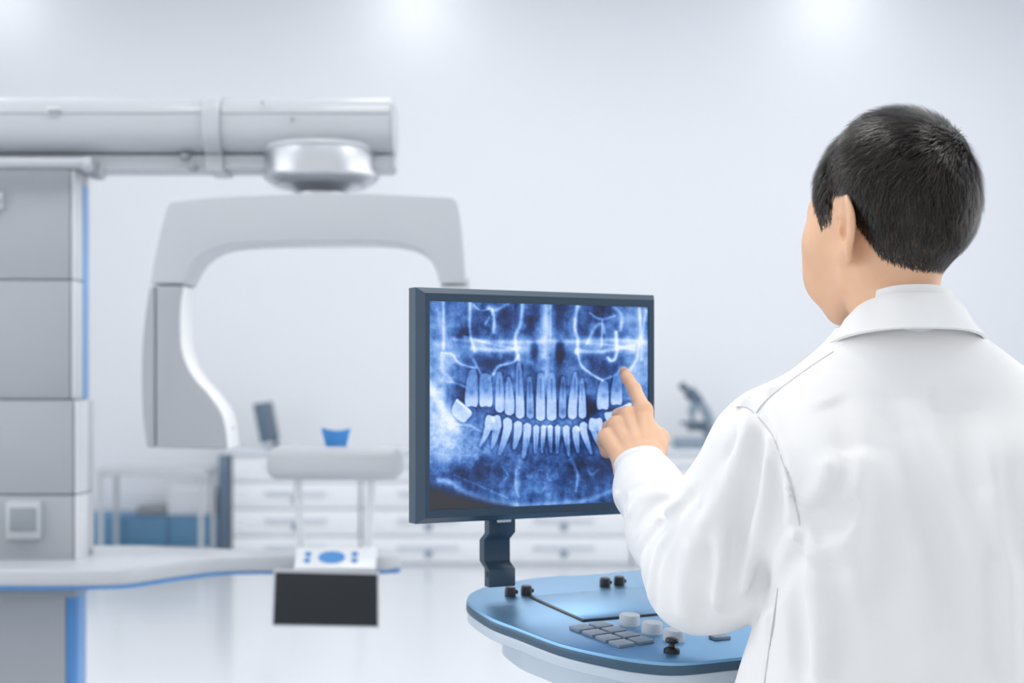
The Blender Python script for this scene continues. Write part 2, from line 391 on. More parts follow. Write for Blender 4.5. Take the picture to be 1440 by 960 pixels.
# arched rotating arm ------------------------------------------------
DF = 3.41
arch_out = smooth_poly([(211, 399), (215, 371), (222, 338), (229, 309), (235, 289)], 3).tolist() + \
    smooth_poly([(240, 284), (300, 277), (380, 273), (460, 271), (540, 272), (610, 275), (636, 277)], 3).tolist() + \
    smooth_poly([(642, 283), (646, 300), (651, 345), (655, 399)], 3).tolist()
inner_l = [(264, 383), (280, 362), (305, 348), (347, 342), (430, 340), (534, 340), (580, 347), (601, 360), (613, 379), (618, 399)]
arch_in = smooth_poly([(257, 399)]+inner_l, 4).tolist()
DEP = .15
def cpoly(pts, d=DF): return [P(x, y, d) for x, y in pts]
def arm_piece(name, pts, m, r=.009, seg=3): return A(prism(name, cpoly(pts), (0, DEP, 0), M[m], r=r, seg=seg, angle=50))
arm = arm_piece('arm_arch', arch_out+arch_in[::-1], 'shell_light', r=.011, seg=4)
lin = smooth_poly([(256.5, 401.5), (253, 425), (252, 458), (255, 496), (270, 529), (292, 554), (309, 579), (316, 604), (319, 631.5)], 4).tolist()
lout = smooth_poly([(206, 629), (202, 600), (199, 558), (199, 500), (203, 450), (210, 401.5)], 4).tolist()
arm_piece('tube_head', [(219, 401.5)]+lin+[(219, 629.6)], 'shell', r=.009, seg=4)
arm_piece('tube_head_rear_cover', lout+[(217.2, 401.5), (217.2, 629.6)], 'shell', r=.005)
A(prism('tube_head_lit_rim', [P(x, y, DF)+np.array((.0035, .010, 0)) for x, y in lin]+[P(x, y, DF)+np.array((0, .010, 0)) for x, y in ((290, 631), (240, 540), (240, 402))], (0, .135, 0), M['rim_lit'], r=.004))  # white strip: light falling on the inner rim, put into the colour
A(tube('rim_screw', [P(327.5, 602, DF+.07), P(329, 602, DF+.07)], .003, M['shell_dim']))
rin = smooth_poly([(618, 401.5), (622, 440), (621, 500), (614, 560), (605, 600), (600, 628)], 4).tolist()
rout = smooth_poly([(668, 628), (668, 560), (665, 480), (660, 401.5)], 4).tolist()
arm_piece('sensor_head', rin+rout, 'shell_light', r=.009)
A(box('sensor_ledge', P(640, 402, DF+.02), P(661, 396, DF+.12), M['shell_light'], r=.002))
# swept shelf --------------------------------------------------------
zst = CAM_H-.430; zsb = CAM_H-.474
fr = smooth_poly([(-1.0, 3.30), (-.90, 3.325), (-.82, 3.44), (-.745, 3.535), (-.66, 3.565), (-.55, 3.57)], 6).tolist()
plan = [(-1.75, 3.80), (-1.75, 3.30)]+[(-1.2, 3.30)]+fr+[(-.36, 3.57)]+[(-.345+.062*math.sin(a), 3.632-.062*math.cos(a)) for a in np.linspace(.1, math.pi-.1, 10)]+[(-.36, 3.695), (-.5, 3.70)]+smooth_poly([(-.7, 3.71), (-.85, 3.75), (-.98, 3.80)], 5).tolist()
def plan_prism(name, pl, za, zb, m, r=.0, seg=3): return A(prism(name, [(x, y, za) for x, y in pl], (0, 0, zb-za), M[m], r=r, seg=seg, angle=45))
plan_prism('shelf', plan, zsb+.004, zst, 'shell_light', r=.009)
c0 = np.mean(np.array(plan), 0)
plan_in = [(x, y+(.006 if y < 3.6 else -.01)) for x, y in plan]
plan_prism('shelf_blue_edge', plan_in, zsb-.0035, zsb+.0045, 'blue')
# chin support --------------------------------------------------------
cr = A(box('chin_support', P(373, 675, DG-.0)+0, P(565, 629, DG-.0)+yv(.13), M['shell_light'], r=.026, seg=5))
for (xt, xb_) in ((418.5, 424.5), (522, 517)):
    A(tube('support_rod', [P(xt, 670, DG+.05), P(xt, 690, DG+.05), P(xb_, 786, DG+.06)], [.0125, .0105, .0105], M['shell_pale'], n=16))
    A(tube('rod_sleeve', [P(xb_, 768, DG+.06), P(xb_, 788, DG+.06)], [.0155, .0175], M['shell_pale'], n=16))
cupf = [(452, 601), (458, 628), (487, 628), (494.5, 601)]
bm = bmesh.new()
rows = []
for i in range(7):
    f = i/6; y = 601+(629-601)*f; xa = 452+(458-452)*min(1, f*1.1); xb = 494.5+(487-494.5)*min(1, f*1.1)
    row = []
    for j in range(9):
        g = j/8; x = xa+(xb-xa)*g
        dip = 4.5*math.sin(math.pi*g)*(1-f)
        p = P(x, y+dip, DG+.06); p[1] += .03*math.sin(math.pi*g)*(1-.3*f)-.012*(1-f)*1.0
        row.append(bm.verts.new(V3(p)))
    rows.append(row)
for i in range(6):
    for j in range(8): bm.faces.new((rows[i][j], rows[i][j+1], rows[i+1][j+1], rows[i+1][j]))
bmesh.ops.solidify(bm, geom=bm.faces[:], thickness=.008)
ch = A(from_bm('chin_rest', bm, M['blue_rest'], angle=50)); ch['label'] = 'bright blue chin cup'
# control plate and hanging touch screen
o_ = P(472.5, 789, DG-.005); ti = math.radians(52)
ax_, up_ = np.array((1., 0, 0)), np.array((0, math.sin(ti)*.75, math.cos(ti)*.9)); up_ /= np.linalg.norm(up_); fo_ = np.cross(ax_, up_)
u_ = 1/FPX*DG
cp = A(basis_box('control_plate', o_, ax_, fo_, up_, (-57*u_, -.004, -.033), (57*u_, .012, .036), M['shell_pale'], r=.006))
def disc(px, dz, rx, rz_, name='button'):
    c = o_+ax_*((px-472.5)*u_)+up_*dz-fo_*0
    sgn = -1 if fo_[1] > 0 else 1
    return sub(lathe(name, c-fo_*(-.012 if fo_[1] < 0 else .012)*1.0, fo_, [(rz_, -.0035), (rz_*.95, .0035)], M['blue'], n=28, sx=rx/rz_, ref=ax_), cp)
for (px, dz) in ((433.5, .012), (433, -.008), (499, .012), (499.5, -.008)): disc(px, dz, .0085, .0065)
disc(467, .002, .034, .0185, 'button_pad')
sp = A(prism('touch_screen_housing', [P(384.5, 801, DG-.045), P(533, 805, DG-.045), P(533, 883, DG-.03), P(381.5, 880.5, DG-.03)], (0, .018, 0), M['shell_light'], r=.003))
sub(prism('touch_screen_glass', [P(387.5, 804.5, DG-.0475), P(530.5, 808, DG-.0475), P(530.5, 880, DG-.0335), P(384.8, 877.5, DG-.0335)], (0, .004, 0), M['dark'], r=.0008), sp)
A(box('screen_bracket', np.array((P(440, 0, DG)[0], DG-.04, zsb-.05)), np.array((P(480, 0, DG)[0], DG+.12, zsb-.005)), M['shell_dim'], r=.004))

# ------------------------------------------------------------------ viewing console with monitor
dL, dR = 1.87, 2.033
pL = P(598, 411.5, dL); pR = P(920, 421.5, dR)
U = np.array((pR[0]-pL[0], pR[1]-pL[1], 0)); FW = np.linalg.norm(U); U /= FW
N = np.array((U[1], -U[0], 0)); Z = np.array((0, 0, 1.))          # N faces the operator
zT = pL[2]; zB = P(598, 729, dL)[2]; FH = zT-zB
FO = np.array((pL[0], pL[1], zB))                                  # lower left corner of the flat bezel front
def FP(a, c, n=0.): return FO+U*a+Z*c+N*n
con = Thing('viewing_console', (.25, 2.1, 0), 'dark blue imaging console with x-ray monitor and control deck', 'console')
C_ = con.add
cw, cdp = .008, .014
lo_s, hi_s, lo_z, hi_z = .0065, FW-.0085, .0105, FH-.0105        # screen opening
def ring(name, r0, n0, r1, n1, m, parent):
    """four faces between rectangle r0=(a0,c0,a1,c1) at offset n0 and r1 at n1"""
    def q(r, n): return [FP(r[0], r[1], n), FP(r[2], r[1], n), FP(r[2], r[3], n), FP(r[0], r[3], n)]
    a, b = q(r0, n0), q(r1, n1)
    return a, b
bm = bmesh.new()
loops = []
for (e, n) in ((cw, -cdp-.022), (cw, -cdp), (0, 0)):
    loops.append([bm.verts.new(V3(FP(*p, n))) for p in ((-e, -e), (FW+e, -e), (FW+e, FH+e), (-e, FH+e))])
for n in (0, -.006):
    loops.append([bm.verts.new(V3(FP(*p, n))) for p in ((lo_s, lo_z), (hi_s, lo_z), (hi_s, hi_z), (lo_s, hi_z))])
for i in range(len(loops)-1):
    for k in range(4): bm.faces.new((loops[i][k], loops[i][(k+1) % 4], loops[i+1][(k+1) % 4], loops[i+1][k]))
bm.faces.new(loops[0]); 
mon = C_(from_bm('monitor', bm, M['navy'], smooth=False))
sub(basis_box('back_shell', FP(FW/2, FH/2, -cdp-.022), U, -N, Z, (-FW*.36, 0, -FH*.34), (FW*.36, .03, FH*.34), M['navy_side'], r=.012), mon)
sub(basis_box('mount_block', FP(.115, 0, -cdp-.05), U, -N, Z, (-.03, -.004, .02), (.03, .016, .16), M['navy_side'], r=.004), mon)

# --- the radiograph on the screen: painted once as vertex colour of the flat screen picture
rng = np.random.default_rng(7)
def vnoise(X, Y, cell, seed):
    r = np.random.default_rng(seed).random((256, 256)); x, y = X/cell, Y/cell
    i, j = np.floor(x).astype(int), np.floor(y).astype(int); fx, fy = x-i, y-j
    fx = fx*fx*(3-2*fx); fy = fy*fy*(3-2*fy)
    g = lambda a, b: r[a % 256, b % 256]
    return (g(i, j)*(1-fx)+g(i+1, j)*fx)*(1-fy)+(g(i, j+1)*(1-fx)+g(i+1, j+1)*fx)*fy
def fbm(X, Y, cell, seed, o=4): return sum(vnoise(X, Y, cell/2**k, seed+k)*.5**k for k in range(o))/sum(.5**k for k in range(o))
def radiograph(X, Y):
    """X, Y: position on the picture (picture units: 800 wide, 770 high, origin top-left at 115, 85)"""
    I = np.full(X.shape, .24)
    sm_ = lambda a, b, v: np.clip((v-a)/(b-a), 0, 1)**2*(3-2*np.clip((v-a)/(b-a), 0, 1))
    def blob(cx, cy, rx, ry, amp, p=1., rot=0.):
        nonlocal I
        c, s_ = math.cos(rot), math.sin(rot); x = (X-cx)*c+(Y-cy)*s_; y = -(X-cx)*s_+(Y-cy)*c
        I = I+amp*np.exp(-((x/rx)**2+(y/ry)**2)**p)
    def seg_d(x0, y0, x1, y1):
        dx, dy = x1-x0, y1-y0; t = np.clip(((X-x0)*dx+(Y-y0)*dy)/(dx*dx+dy*dy+1e-9), 0, 1)
        return np.hypot(X-x0-t*dx, Y-y0-t*dy)
    def line(pts, w, amp, sub_=6):
        nonlocal I
        q = smooth_poly(pts, sub_) if len(pts) > 2 else np.array(pts, float)
        lo, hi = q.min(0)-w*4, q.max(0)+w*4
        d = np.full(X.shape, 1e3)
        for a, b in zip(q[:-1], q[1:]): d = np.minimum(d, seg_d(a[0], a[1], b[0], b[1]))
        I = I+.85*amp*np.exp(-(d/(w*1.15))**2)*(.55+.8*LN)+.10*amp*np.exp(-(d/(w*3.2))**2)
    LN = fbm(X, Y, 34, 91, 3)
    I = I+.05
    # bone masses
    blob(150, 380, 70, 240, .30); blob(170, 560, 80, 110, .26); blob(250, 620, 120, 90, .22); blob(880, 320, 60, 240, .34)
    blob(535, 230, 70, 120, .28); blob(540, 430, 260, 110, .12); blob(540, 740, 130, 110, .12)
    blob(330, 260, 170, 30, .22); blob(760, 250, 170, 30, .22)
    blob(330, 120, 160, 60, -.02); blob(760, 150, 150, 70, -.04)
    # sinuses and nasal cavity, dark
    blob(340, 310, 80, 40, -.14); blob(760, 330, 90, 45, -.06); blob(230, 205, 55, 26, -.2); blob(410, 150, 45, 50, -.1)
    blob(493, 150, 26, 80, -.30); blob(590, 150, 26, 90, -.34); blob(496, 265, 16, 40, -.34, 2); blob(590, 265, 17, 42, -.36, 2)
    blob(495, 350, 22, 80, -.20); blob(588, 350, 20, 70, -.2); blob(700, 150, 30, 40, -.12); blob(745, 110, 45, 40, -.16, 2)
    blob(535, 480, 210, 30, -.20, 2); blob(700, 470, 26, 60, -.22); blob(210, 430, 40, 55, -.30, 2); blob(330, 570, 130, 34, -.10)
    blob(300, 700, 220, 60, -.22); blob(720, 700, 130, 70, -.22); blob(560, 620, 30, 30, -.12); blob(630, 720, 60, 60, -.1)
    # trabecular texture
    n1 = fbm(X, Y, 22, 3, 4)-.5; n2 = fbm(X, Y, 60, 11, 3)-.5; n3 = fbm(X*.6, Y*1.8, 90, 21, 4)-.5
    streak = fbm(X*2.2, Y*.25, 40, 61, 3)-.5
    I = I+n1*.34+n2*.28+n3*.16+streak*.16
    web = 1-np.abs(fbm(X, Y, 30, 31, 3)-.5)*9
    I = I+np.clip(web, 0, 1)*.12*np.exp(-(((X-230)/150)**2+((Y-600)/110)**2))
    I = I+np.clip(1-np.abs(fbm(X, Y, 40, 41, 3)-.5)*10, 0, 1)*.10*np.exp(-(((X-540)/170)**2+((Y-730)/80)**2))
    # palate and orbital lines
    for pts, w, a in (([(205, 225), (300, 232), (440, 236), (560, 232), (650, 234), (780, 228), (900, 236)], 7, .30),
                      ([(270, 258), (380, 266), (440, 258)], 7, .34), ([(240, 215), (330, 240), (430, 262)], 4, .24),
                      ([(650, 268), (740, 270), (860, 248)], 6, .34), ([(690, 240), (770, 246), (860, 262)], 4, .2),
                      ([(262, 85), (262, 200), (280, 268)], 5, .45), ([(165, 90), (166, 190), (165, 260)], 5, .35), ([(140, 120), (166, 200)], 10, .22),
                      ([(453, 95), (445, 170), (428, 215), (432, 265), (440, 300)], 6, .45), ([(655, 100), (645, 180), (656, 230), (652, 275)], 6, .48),
                      ([(330, 110), (350, 120), (400, 96)], 6, .38), ([(342, 118), (350, 150), (348, 200)], 5, .42), ([(318, 170), (332, 145)], 4, .28), ([(275, 100), (300, 120), (330, 115)], 3, .3),
                      ([(880, 110), (884, 200), (872, 290), (850, 330), (835, 345)], 5, .38), ([(905, 120), (892, 200), (888, 300)], 4, .26),
                      ([(745, 155), (742, 250)], 3, .34), ([(795, 200), (798, 270), (790, 298), (775, 303), (766, 293)], 5, .55),
                      ([(790, 110), (815, 140), (812, 190)], 6, .32), ([(690, 240), (720, 180), (745, 170), (752, 200)], 5, .3), ([(700, 130), (740, 152), (790, 140)], 4, .34),
                      ([(655, 270), (668, 320), (705, 352), (745, 375)], 4, .50), ([(745, 375), (790, 355), (815, 330)], 4, .3),
                      ([(280, 330), (255, 325), (220, 310), (195, 280), (160, 275)], 4, .40), ([(300, 350), (285, 320), (275, 300)], 4, .3), ([(350, 350), (365, 325), (420, 308), (438, 285)], 5, .48),
                      ([(330, 370), (348, 352)], 4, .25), ([(160, 285), (162, 340), (195, 375)], 6, .22), ([(180, 380), (210, 385), (245, 400)], 4, .25),
                      ([(536, 85), (538, 180), (536, 290)], 8, .26), ([(556, 85), (556, 230)], 3, .22), ([(545, 300), (540, 360), (546, 420)], 10, .22),
                      ([(120, 400), (160, 480), (215, 560)], 14, .28), ([(215, 535), (260, 540), (300, 560)], 4, .22),
                      ([(150, 741), (190, 748), (250, 788), (330, 815), (430, 832)], 10, .42), ([(430, 834), (560, 826), (680, 815), (800, 770)], 8, .22), ([(205, 720), (320, 770), (400, 805)], 3, .16),
                      ([(430, 700), (428, 760), (440, 800)], 4, .26), ([(640, 680), (655, 720), (648, 780)], 4, .28), ([(455, 640), (440, 700), (434, 760)], 9, .14), ([(628, 650), (650, 720)], 8, .14),
                      ([(690, 690), (705, 720), (730, 700)], 4, .25), ([(380, 690), (400, 720), (385, 740)], 3, .16)):
        line(pts, w, a)
    # teeth
    T = np.zeros(X.shape); D_ = np.zeros(X.shape)
    def poly(pts, amp=.55, soft=3.5, core=True):
        nonlocal T, D_
        q = smooth_poly(pts, 5, closed=True)
        ins = np.zeros(X.shape, bool); d = np.full(X.shape, 1e3); m = len(q)
        lo, hi = q.min(0)-14, q.max(0)+14
        w = np.where((X > lo[0]) & (X < hi[0]) & (Y > lo[1]) & (Y < hi[1])); x, y = X[w], Y[w]
        i_ = np.zeros(x.shape, bool); d_ = np.full(x.shape, 1e3)
        for k in range(m):
            a, b = q[k], q[(k+1) % m]
            c = (a[1] > y) != (b[1] > y)
            with np.errstate(divide='ignore', invalid='ignore'):
                i_ ^= c & (x < (b[0]-a[0])*(y-a[1])/(b[1]-a[1]+1e-12)+a[0])
            dx, dy = b-a; t = np.clip(((x-a[0])*dx+(y-a[1])*dy)/(dx*dx+dy*dy+1e-9), 0, 1)
            d_ = np.minimum(d_, np.hypot(x-a[0]-t*dx, y-a[1]-t*dy))
        sd = np.where(i_, d_, -d_)
        v = amp*np.clip(sd/soft+.5, 0, 1)
        T[w] = np.maximum(T[w], v)
        D_[w] = np.maximum(D_[w], .10*np.clip(1-np.abs(sd+5)/5, 0, 1)*(amp > .4))      # dark line round the tooth
    def upper(x0, x1, yb, rx0, rx1, rt, amp=.56, molar=False):
        cx = (x0+x1)/2; w = x1-x0; neck = yb-w*1.0 if not molar else yb-w*.75
        rc = (rx0+rx1)/2
        bot = [(x1-w*.08, yb-w*.25), (x1-w*.2, yb-2), (cx, yb+3 if not molar else yb-5), (x0+w*.2, yb-2), (x0+w*.08, yb-w*.25)]
        poly([(rx0+2, rt+8), (rc, rt), (rx1-2, rt+8), ((rx1+x1)/2-1, (rt+neck)/2), (x1-w*.06, neck)]+bot+[(x0+w*.06, neck), ((rx0+x0)/2+1, (rt+neck)/2)], amp)
    def lower(x0, x1, yt, rb, rxc, amp=.56, rw=.34, molar=False):
        cx = (x0+x1)/2; w = x1-x0; neck = yt+w*(1.0 if not molar else .75)
        top = [(x0+w*.08, yt+w*.25), (x0+w*.22, yt+2), (cx, yt-3 if not molar else yt+6), (x1-w*.22, yt+2), (x1-w*.08, yt+w*.25)]
        if molar:
            poly(top+[(x1-w*.08, neck), (cx, neck+8), (x0+w*.08, neck)], amp)
            for (ra, rbx, c0_, c1_) in rxc: poly([(c0_, neck-8), (c1_, neck-8), ((c1_+ra)/2+4, (neck+rbx)/2), (ra+3, rbx-4), (ra, rbx), (ra-5, rbx-6), ((c0_+ra)/2-3, (neck+rbx)/2)], amp*.88)
        else:
            poly(top+[(x1-w*.1, neck), ((x1+rxc)/2+w*.05, (neck+rb)/2), (rxc+w*.16, rb-4), (rxc, rb), (rxc-w*.18, rb-6), ((x0+rxc)/2-w*.05, (neck+rb)/2), (x0+w*.1, neck)], amp)
    for a in ((240, 295, 474, 257, 288, 335, .54, True), (292, 348, 474, 298, 338, 350, .54, True), (352, 390, 490, 358, 380, 345), (386, 427, 500, 394, 412, 362), (426, 463, 512, 430, 450, 312),
              (466, 497, 512, 470, 488, 362, .44), (500, 539, 520, 507, 532, 348), (539, 580, 520, 548, 573, 348), (584, 615, 512, 592, 610, 362, .44), (617, 655, 514, 637, 655, 345), (656, 688, 512, 664, 678, 368),
              (722, 771, 484, 734, 766, 376, .56, True), (773, 820, 467, 785, 815, 352, .54, True), (700, 722, 428, 704, 716, 362, .2)): upper(*a)
    poly([(213, 444), (228, 452), (268, 490), (255, 515), (232, 528), (196, 490)], .5)
    lower(313, 380, 500, 0, [(300, 618, 318, 342), (343, 626, 346, 374)], .56, molar=True)
    for a in ((379, 418, 514, 648, 371), (419, 455, 526, 628, 424), (453, 488, 533, 660, 458), (490, 517, 540, 642, 500), (518, 541, 540, 640, 525), (543, 566, 540, 640, 557), (570, 593, 540, 642, 580), (599, 628, 541, 652, 622), (633, 664, 543, 640, 655), (660, 693, 529, 644, 703)): lower(*a)
    lower(692, 750, 510, 0, [(728, 612, 700, 722), (756, 606, 724, 746)], .56, molar=True)
    poly([(752, 496), (775, 490), (796, 482), (806, 508), (794, 530), (768, 534)], .52); poly([(800, 478), (820, 468), (845, 456), (852, 474), (830, 500), (808, 504)], .5)
    I = I-D_
    base = np.minimum(I, .55)
    root = np.clip(np.where(Y < 530, (Y-330)/120, (690-Y)/110), .55, 1)
    T = T*root*(1+.14*np.exp(-((Y-(505+.0*X))/60)**4))
    I = np.where(T > 0, np.maximum(I*.5+T*1.02, I*.95), I)
    # pulp canals and enamel edges
    for (x, y0, y1) in ((520, 372, 440), (560, 372, 440), (480, 385, 440), (602, 385, 440), (440, 340, 430), (370, 370, 430), (405, 385, 440), (645, 372, 440), (671, 390, 450), (503, 580, 630), (529, 580, 628), (554, 580, 628), (581, 580, 628), (472, 585, 640), (614, 580, 632)):
        line([(x, y0), (x, y1)], 2.6, -.16)
    for (x, y, r_) in ((268, 420, 9), (320, 415, 9), (750, 432, 9), (797, 412, 9), (346, 560, 8), (724, 556, 8), (481, 490, 13), (600, 490, 13)): blob(x, y, r_, r_*1.2, -.18)
    for pts in ([(213, 448), (240, 470), (262, 490)], [(345, 512), (347, 525)], [(830, 470), (850, 462)], [(655, 545), (660, 556)], [(535, 543), (560, 543)]): line(pts, 3, .38)
    # soft edges of the exposure
    I = I*(1-.55*sm_(700, 860, Y)*sm_(520, 140, X))*(1-.12*sm_(760, 860, Y))
    I = np.where(True, I+(fbm(X, Y, 5, 77, 2)-.5)*.10, I)
    low = sm_(0, 60, (Y-(744+.30*(X-150)-.00018*(X-150)**2)))*sm_(470, 380, X)      # area under the jaw, no tissue
    I = I*(1-.75*low)
    return np.clip(I, 0, 1), low
NX, NY = 430, 390
ga, gc = np.meshgrid(np.linspace(0, 1, NX), np.linspace(0, 1, NY), indexing='ij')
# picture units follow the plane of the screen, foreshortening removed
a_len, c_len = hi_s-lo_s, hi_z-lo_z
pos = FO[None, None, :]+U*(lo_s+ga*a_len)[..., None]+Z*(hi_z-gc*c_len)[..., None]+N*(-.004)
ppx = pos[..., 0]/pos[..., 1]*FPX+720; ppy = HOR-(pos[..., 2]-CAM_H)/pos[..., 1]*FPX
II, LOW = radiograph((ppx-560)*2.595, (ppy-390)*2.595)
stops = np.array([0, .18, .38, .58, .78, 1.])
cols = np.array([(24, 32, 58), (28, 58, 118), (70, 118, 192), (132, 174, 236), (188, 214, 252), (236, 245, 255)])/255.
rgb = np.stack([np.interp(II, stops, cols[:, k]) for k in range(3)], -1)
rgb = rgb*(1-LOW[..., None])+LOW[..., None]*(np.array((58, 56, 60))/255.)*(.9+.3*(II[..., None]))
lin_rgb = np.where(rgb <= .04045, rgb/12.92, ((rgb+.055)/1.055)**2.4)
me = bpy.data.meshes.new('screen_picture')
vid = np.arange(NX*NY).reshape(NX, NY)
quads = np.stack([vid[:-1, :-1], vid[:-1, 1:], vid[1:, 1:], vid[1:, :-1]], -1).reshape(-1, 4)
def np_mesh(name, V, Qd):
    me = bpy.data.meshes.new(name); k = Qd.shape[1]
    me.vertices.add(len(V)); me.vertices.foreach_set('co', np.ascontiguousarray(V, np.float32).ravel())
    me.loops.add(Qd.size); me.loops.foreach_set('vertex_index', np.ascontiguousarray(Qd, np.int32).ravel())
    me.polygons.add(len(Qd)); me.polygons.foreach_set('loop_start', np.arange(0, Qd.size, k, dtype=np.int32))
    me.update(calc_edges=True); me.validate()
    return me
me = np_mesh('screen_picture', pos.reshape(-1, 3), quads)
ca = me.color_attributes.new('radiograph', 'FLOAT_COLOR', 'POINT')
ca.data.foreach_set('color', np.concatenate([lin_rgb.reshape(-1, 3), np.ones((NX*NY, 1))], 1).astype(np.float32).ravel())
ms = mat('lit_screen', (.01, .012, .02), .35, spec=.3, noise=.01)
nt = ms.node_tree; at_ = nt.nodes.new('ShaderNodeVertexColor'); at_.layer_name = 'radiograph'
bs = nt.nodes['Principled BSDF']; nt.links.new(at_.outputs['Color'], bs.inputs['Emission Color']); bs.inputs['Emission Strength'].default_value = .95
scr = sub(link('screen', me, ms, None, smooth=False), mon); scr['label'] = 'lit screen with a blue panoramic dental radiograph'

# --- monitor bracket: a cranked plate
def AP(px, py, n=0.):                                            # point above pixel on the plane parallel to the monitor, behind it
    o = FO+N*(-.045+n); dr = P(px, py, 1.); cpos = np.array((0, 0, CAM_H)); dr = dr-cpos
    t_ = N.dot(o-cpos)/N.dot(dr); return cpos+dr*t_
top = AP(688, 736); bot_ = AP(688, 822)
a0 = U.dot(top-FO); w_ = .041
zz = lambda py: AP(690, py)[2]
prof = [(0, zz(715)), (0, zz(750)), (-.016, zz(761)), (-.016, zz(792)), (0, zz(801)), (0, zz(826))]
th = .016
pp = [(n, z) for n, z in prof]+[(n-th, z) for n, z in prof[::-1]]
brk = C_(prism('monitor_bracket', [FO+U*a0+N*(-.045+n)+Z*(z-FO[2]) for n, z in pp], U*w_, M['navy'], r=.0012, seg=1))
sub(basis_box('bracket_slot', FO+U*(a0+.012)+N*(-.045)+Z*(zz(733)-FO[2]), U, N, Z, (0, -.004, -.002), (.022, .0012, .003), M['paper'], r=.001), brk)
sub(lathe('pivot_bolt', FO+U*(a0-.0008)+N*(-.045-.008)+Z*(zz(808)-FO[2]), U, [(.0042, 0), (.0042, .004)], M['black'], n=16), brk)

# --- control deck
RP = P(743, 840, 2.0); SL = .075                                  # reference point on the deck, slope towards the operator
def deck_hit(px, py, lift=0.):
    # z = RP.z + lift - SL * N.(p - RP)
    dr = P(px, py, 1.)-np.array((0, 0, CAM_H)); o = np.array((0, 0, CAM_H))
    nn = np.array((0, 0, 1.))+SL*np.array((N[0], N[1], 0))
    t_ = (nn.dot(RP)+lift-nn.dot(o))/nn.dot(dr); return o+dr*t_
def AB(p): d = p-RP; return np.array((U.dot(d), N.dot(d)))
DN = np.array((N[0], N[1], -SL)); DN /= np.linalg.norm(DN)       # down-slope direction in the deck plane
DU = np.cross(U, -DN); DU = np.cross(DN, U); DU = DU if DU[2] > 0 else -DU
def DK(a, b, h=0.): return RP+U*a+np.array((N[0], N[1], -SL))*b+DU*h
ol = [AB(deck_hit(x, y)) for x, y in ((821, 808), (771, 810), (727, 816), (687, 823), (664, 832), (657, 840), (661, 849), (690, 868), (727, 882), (786, 904), (844, 918), (902, 928), (961, 931), (1046, 923))]
AC = .172
left = [p for p in ol if p[0] < AC]
half = smooth_poly([np.array((AC, ol[0][1]-.004))]+left+[np.array((AC, left[-1][1]+.012))], 4)
outline = list(half)+[np.array((2*AC-p[0], p[1])) for p in half[::-1][1:-1]]
print('deck', [tuple(np.round(p, 3)) for p in ol], AC)
cen = np.mean(np.array(outline), 0)
def deck_layer(name, scale, h0, h1, m, r=0., seg=2):
    pts = [DK(*(cen+(p-cen)*scale), h0) for p in outline]
    return C_(prism(name, pts, DU*(h1-h0), M[m], r=r, seg=seg, angle=40))
dk = deck_layer('control_deck', 1.0, -.0125, 0, 'deck', r=.0025)
deck_layer('deck_rim', 1.002, -.016, -.0035, 'deck_rim', r=.002)
deck_layer('deck_lower_rim', .995, -.030, -.0155, 'deck_low', r=.006, seg=3)
deck_layer('deck_underside', .82, -.075, -.028, 'deck_low', r=.015, seg=3)
# touch pad
tp = [AB(deck_hit(x, y)) for x, y in ((743, 840.5), (880, 826), (828, 873.5))]
tb = tp[2][1]; ta = .235
fr_ = C_(basis_box('touch_pad_frame', DK(0, 0), U, np.array((N[0], N[1], -SL))/math.hypot(1, SL), DU, (0, 0, -.002), (ta, tb, .0022), M['black'], r=.001))
sub(basis_box('touch_pad', DK(0, 0), U, np.array((N[0], N[1], -SL))/math.hypot(1, SL), DU, (.004, .004, .0), (ta-.004, tb-.004, .0028), M['deck'], r=.0006), fr_)
def onb(px, py, h=0.): a, b = AB(deck_hit(px, py)); return DK(a, b, h)
for (px, py) in ((717.5, 838), (740, 836), (850.5, 824.5), (870.5, 822.5)):
    kb = C_(lathe('toggle_knob', onb(px, py), DU, [(.0080, 0), (.0080, .009), (.0072, .0125), (.006, .0135)], M['black'], n=20))
    sub(basis_box('pointer', onb(px, py), U, DN, DU, (.004, -.0028, .003), (.0112, .0028, .0085), M['black'], r=.001), kb)
for (px, py) in ((885, 878), (916.5, 889.5), (947, 900)):
    C_(lathe('dial', onb(px, py), DU, [(.0135, 0), (.0135, .0115), (.0128, .0135), (.012, .014)], M['knobgrey'], n=28, angle=30))
ka, kb_ = AB(deck_hit(818, 885.5)), AB(deck_hit(901, 902))
e1 = (AB(deck_hit(874, 907))-AB(deck_hit(818, 885.5)))/3; e2 = AB(deck_hit(845, 881.5))-AB(deck_hit(818, 885.5))
for i in range(4):
    for j in range(2):
        c = ka+e1*i+e2*j; o = DK(c[0], c[1])
        d1 = np.array((*(U[:2]*e1[0]+N[:2]*e1[1]), -SL*e1[1])); d1 /= np.linalg.norm(d1)
        d2 = np.array((*(U[:2]*e2[0]+N[:2]*e2[1]), -SL*e2[1])); d2 /= np.linalg.norm(d2)
        h1_, h2_ = .40*np.linalg.norm(e1), .40*np.linalg.norm(e2)
        bm = bmesh.new(); vs = [bm.verts.new(V3(o+d1*x*h1_+d2*y*h2_)) for x, y in ((-1, -1), (1, -1), (1, 1), (-1, 1))]
        f = bm.faces.new(vs); g = bmesh.ops.extrude_face_region(bm, geom=[f]); bmesh.ops.translate(bm, vec=V3(DU*.0045), verts=[v for v in g['geom'] if isinstance(v, bmesh.types.BMVert)])
        bevel(bm, .0009, 2); C_(from_bm('key', bm, M['key']))
C_(basis_box('key', onb(1012, 898), U, DN, DU, (-.012, -.008, 0), (.012, .008, .0045), M['key'], r=.001))
jp = onb(944.5, 917)
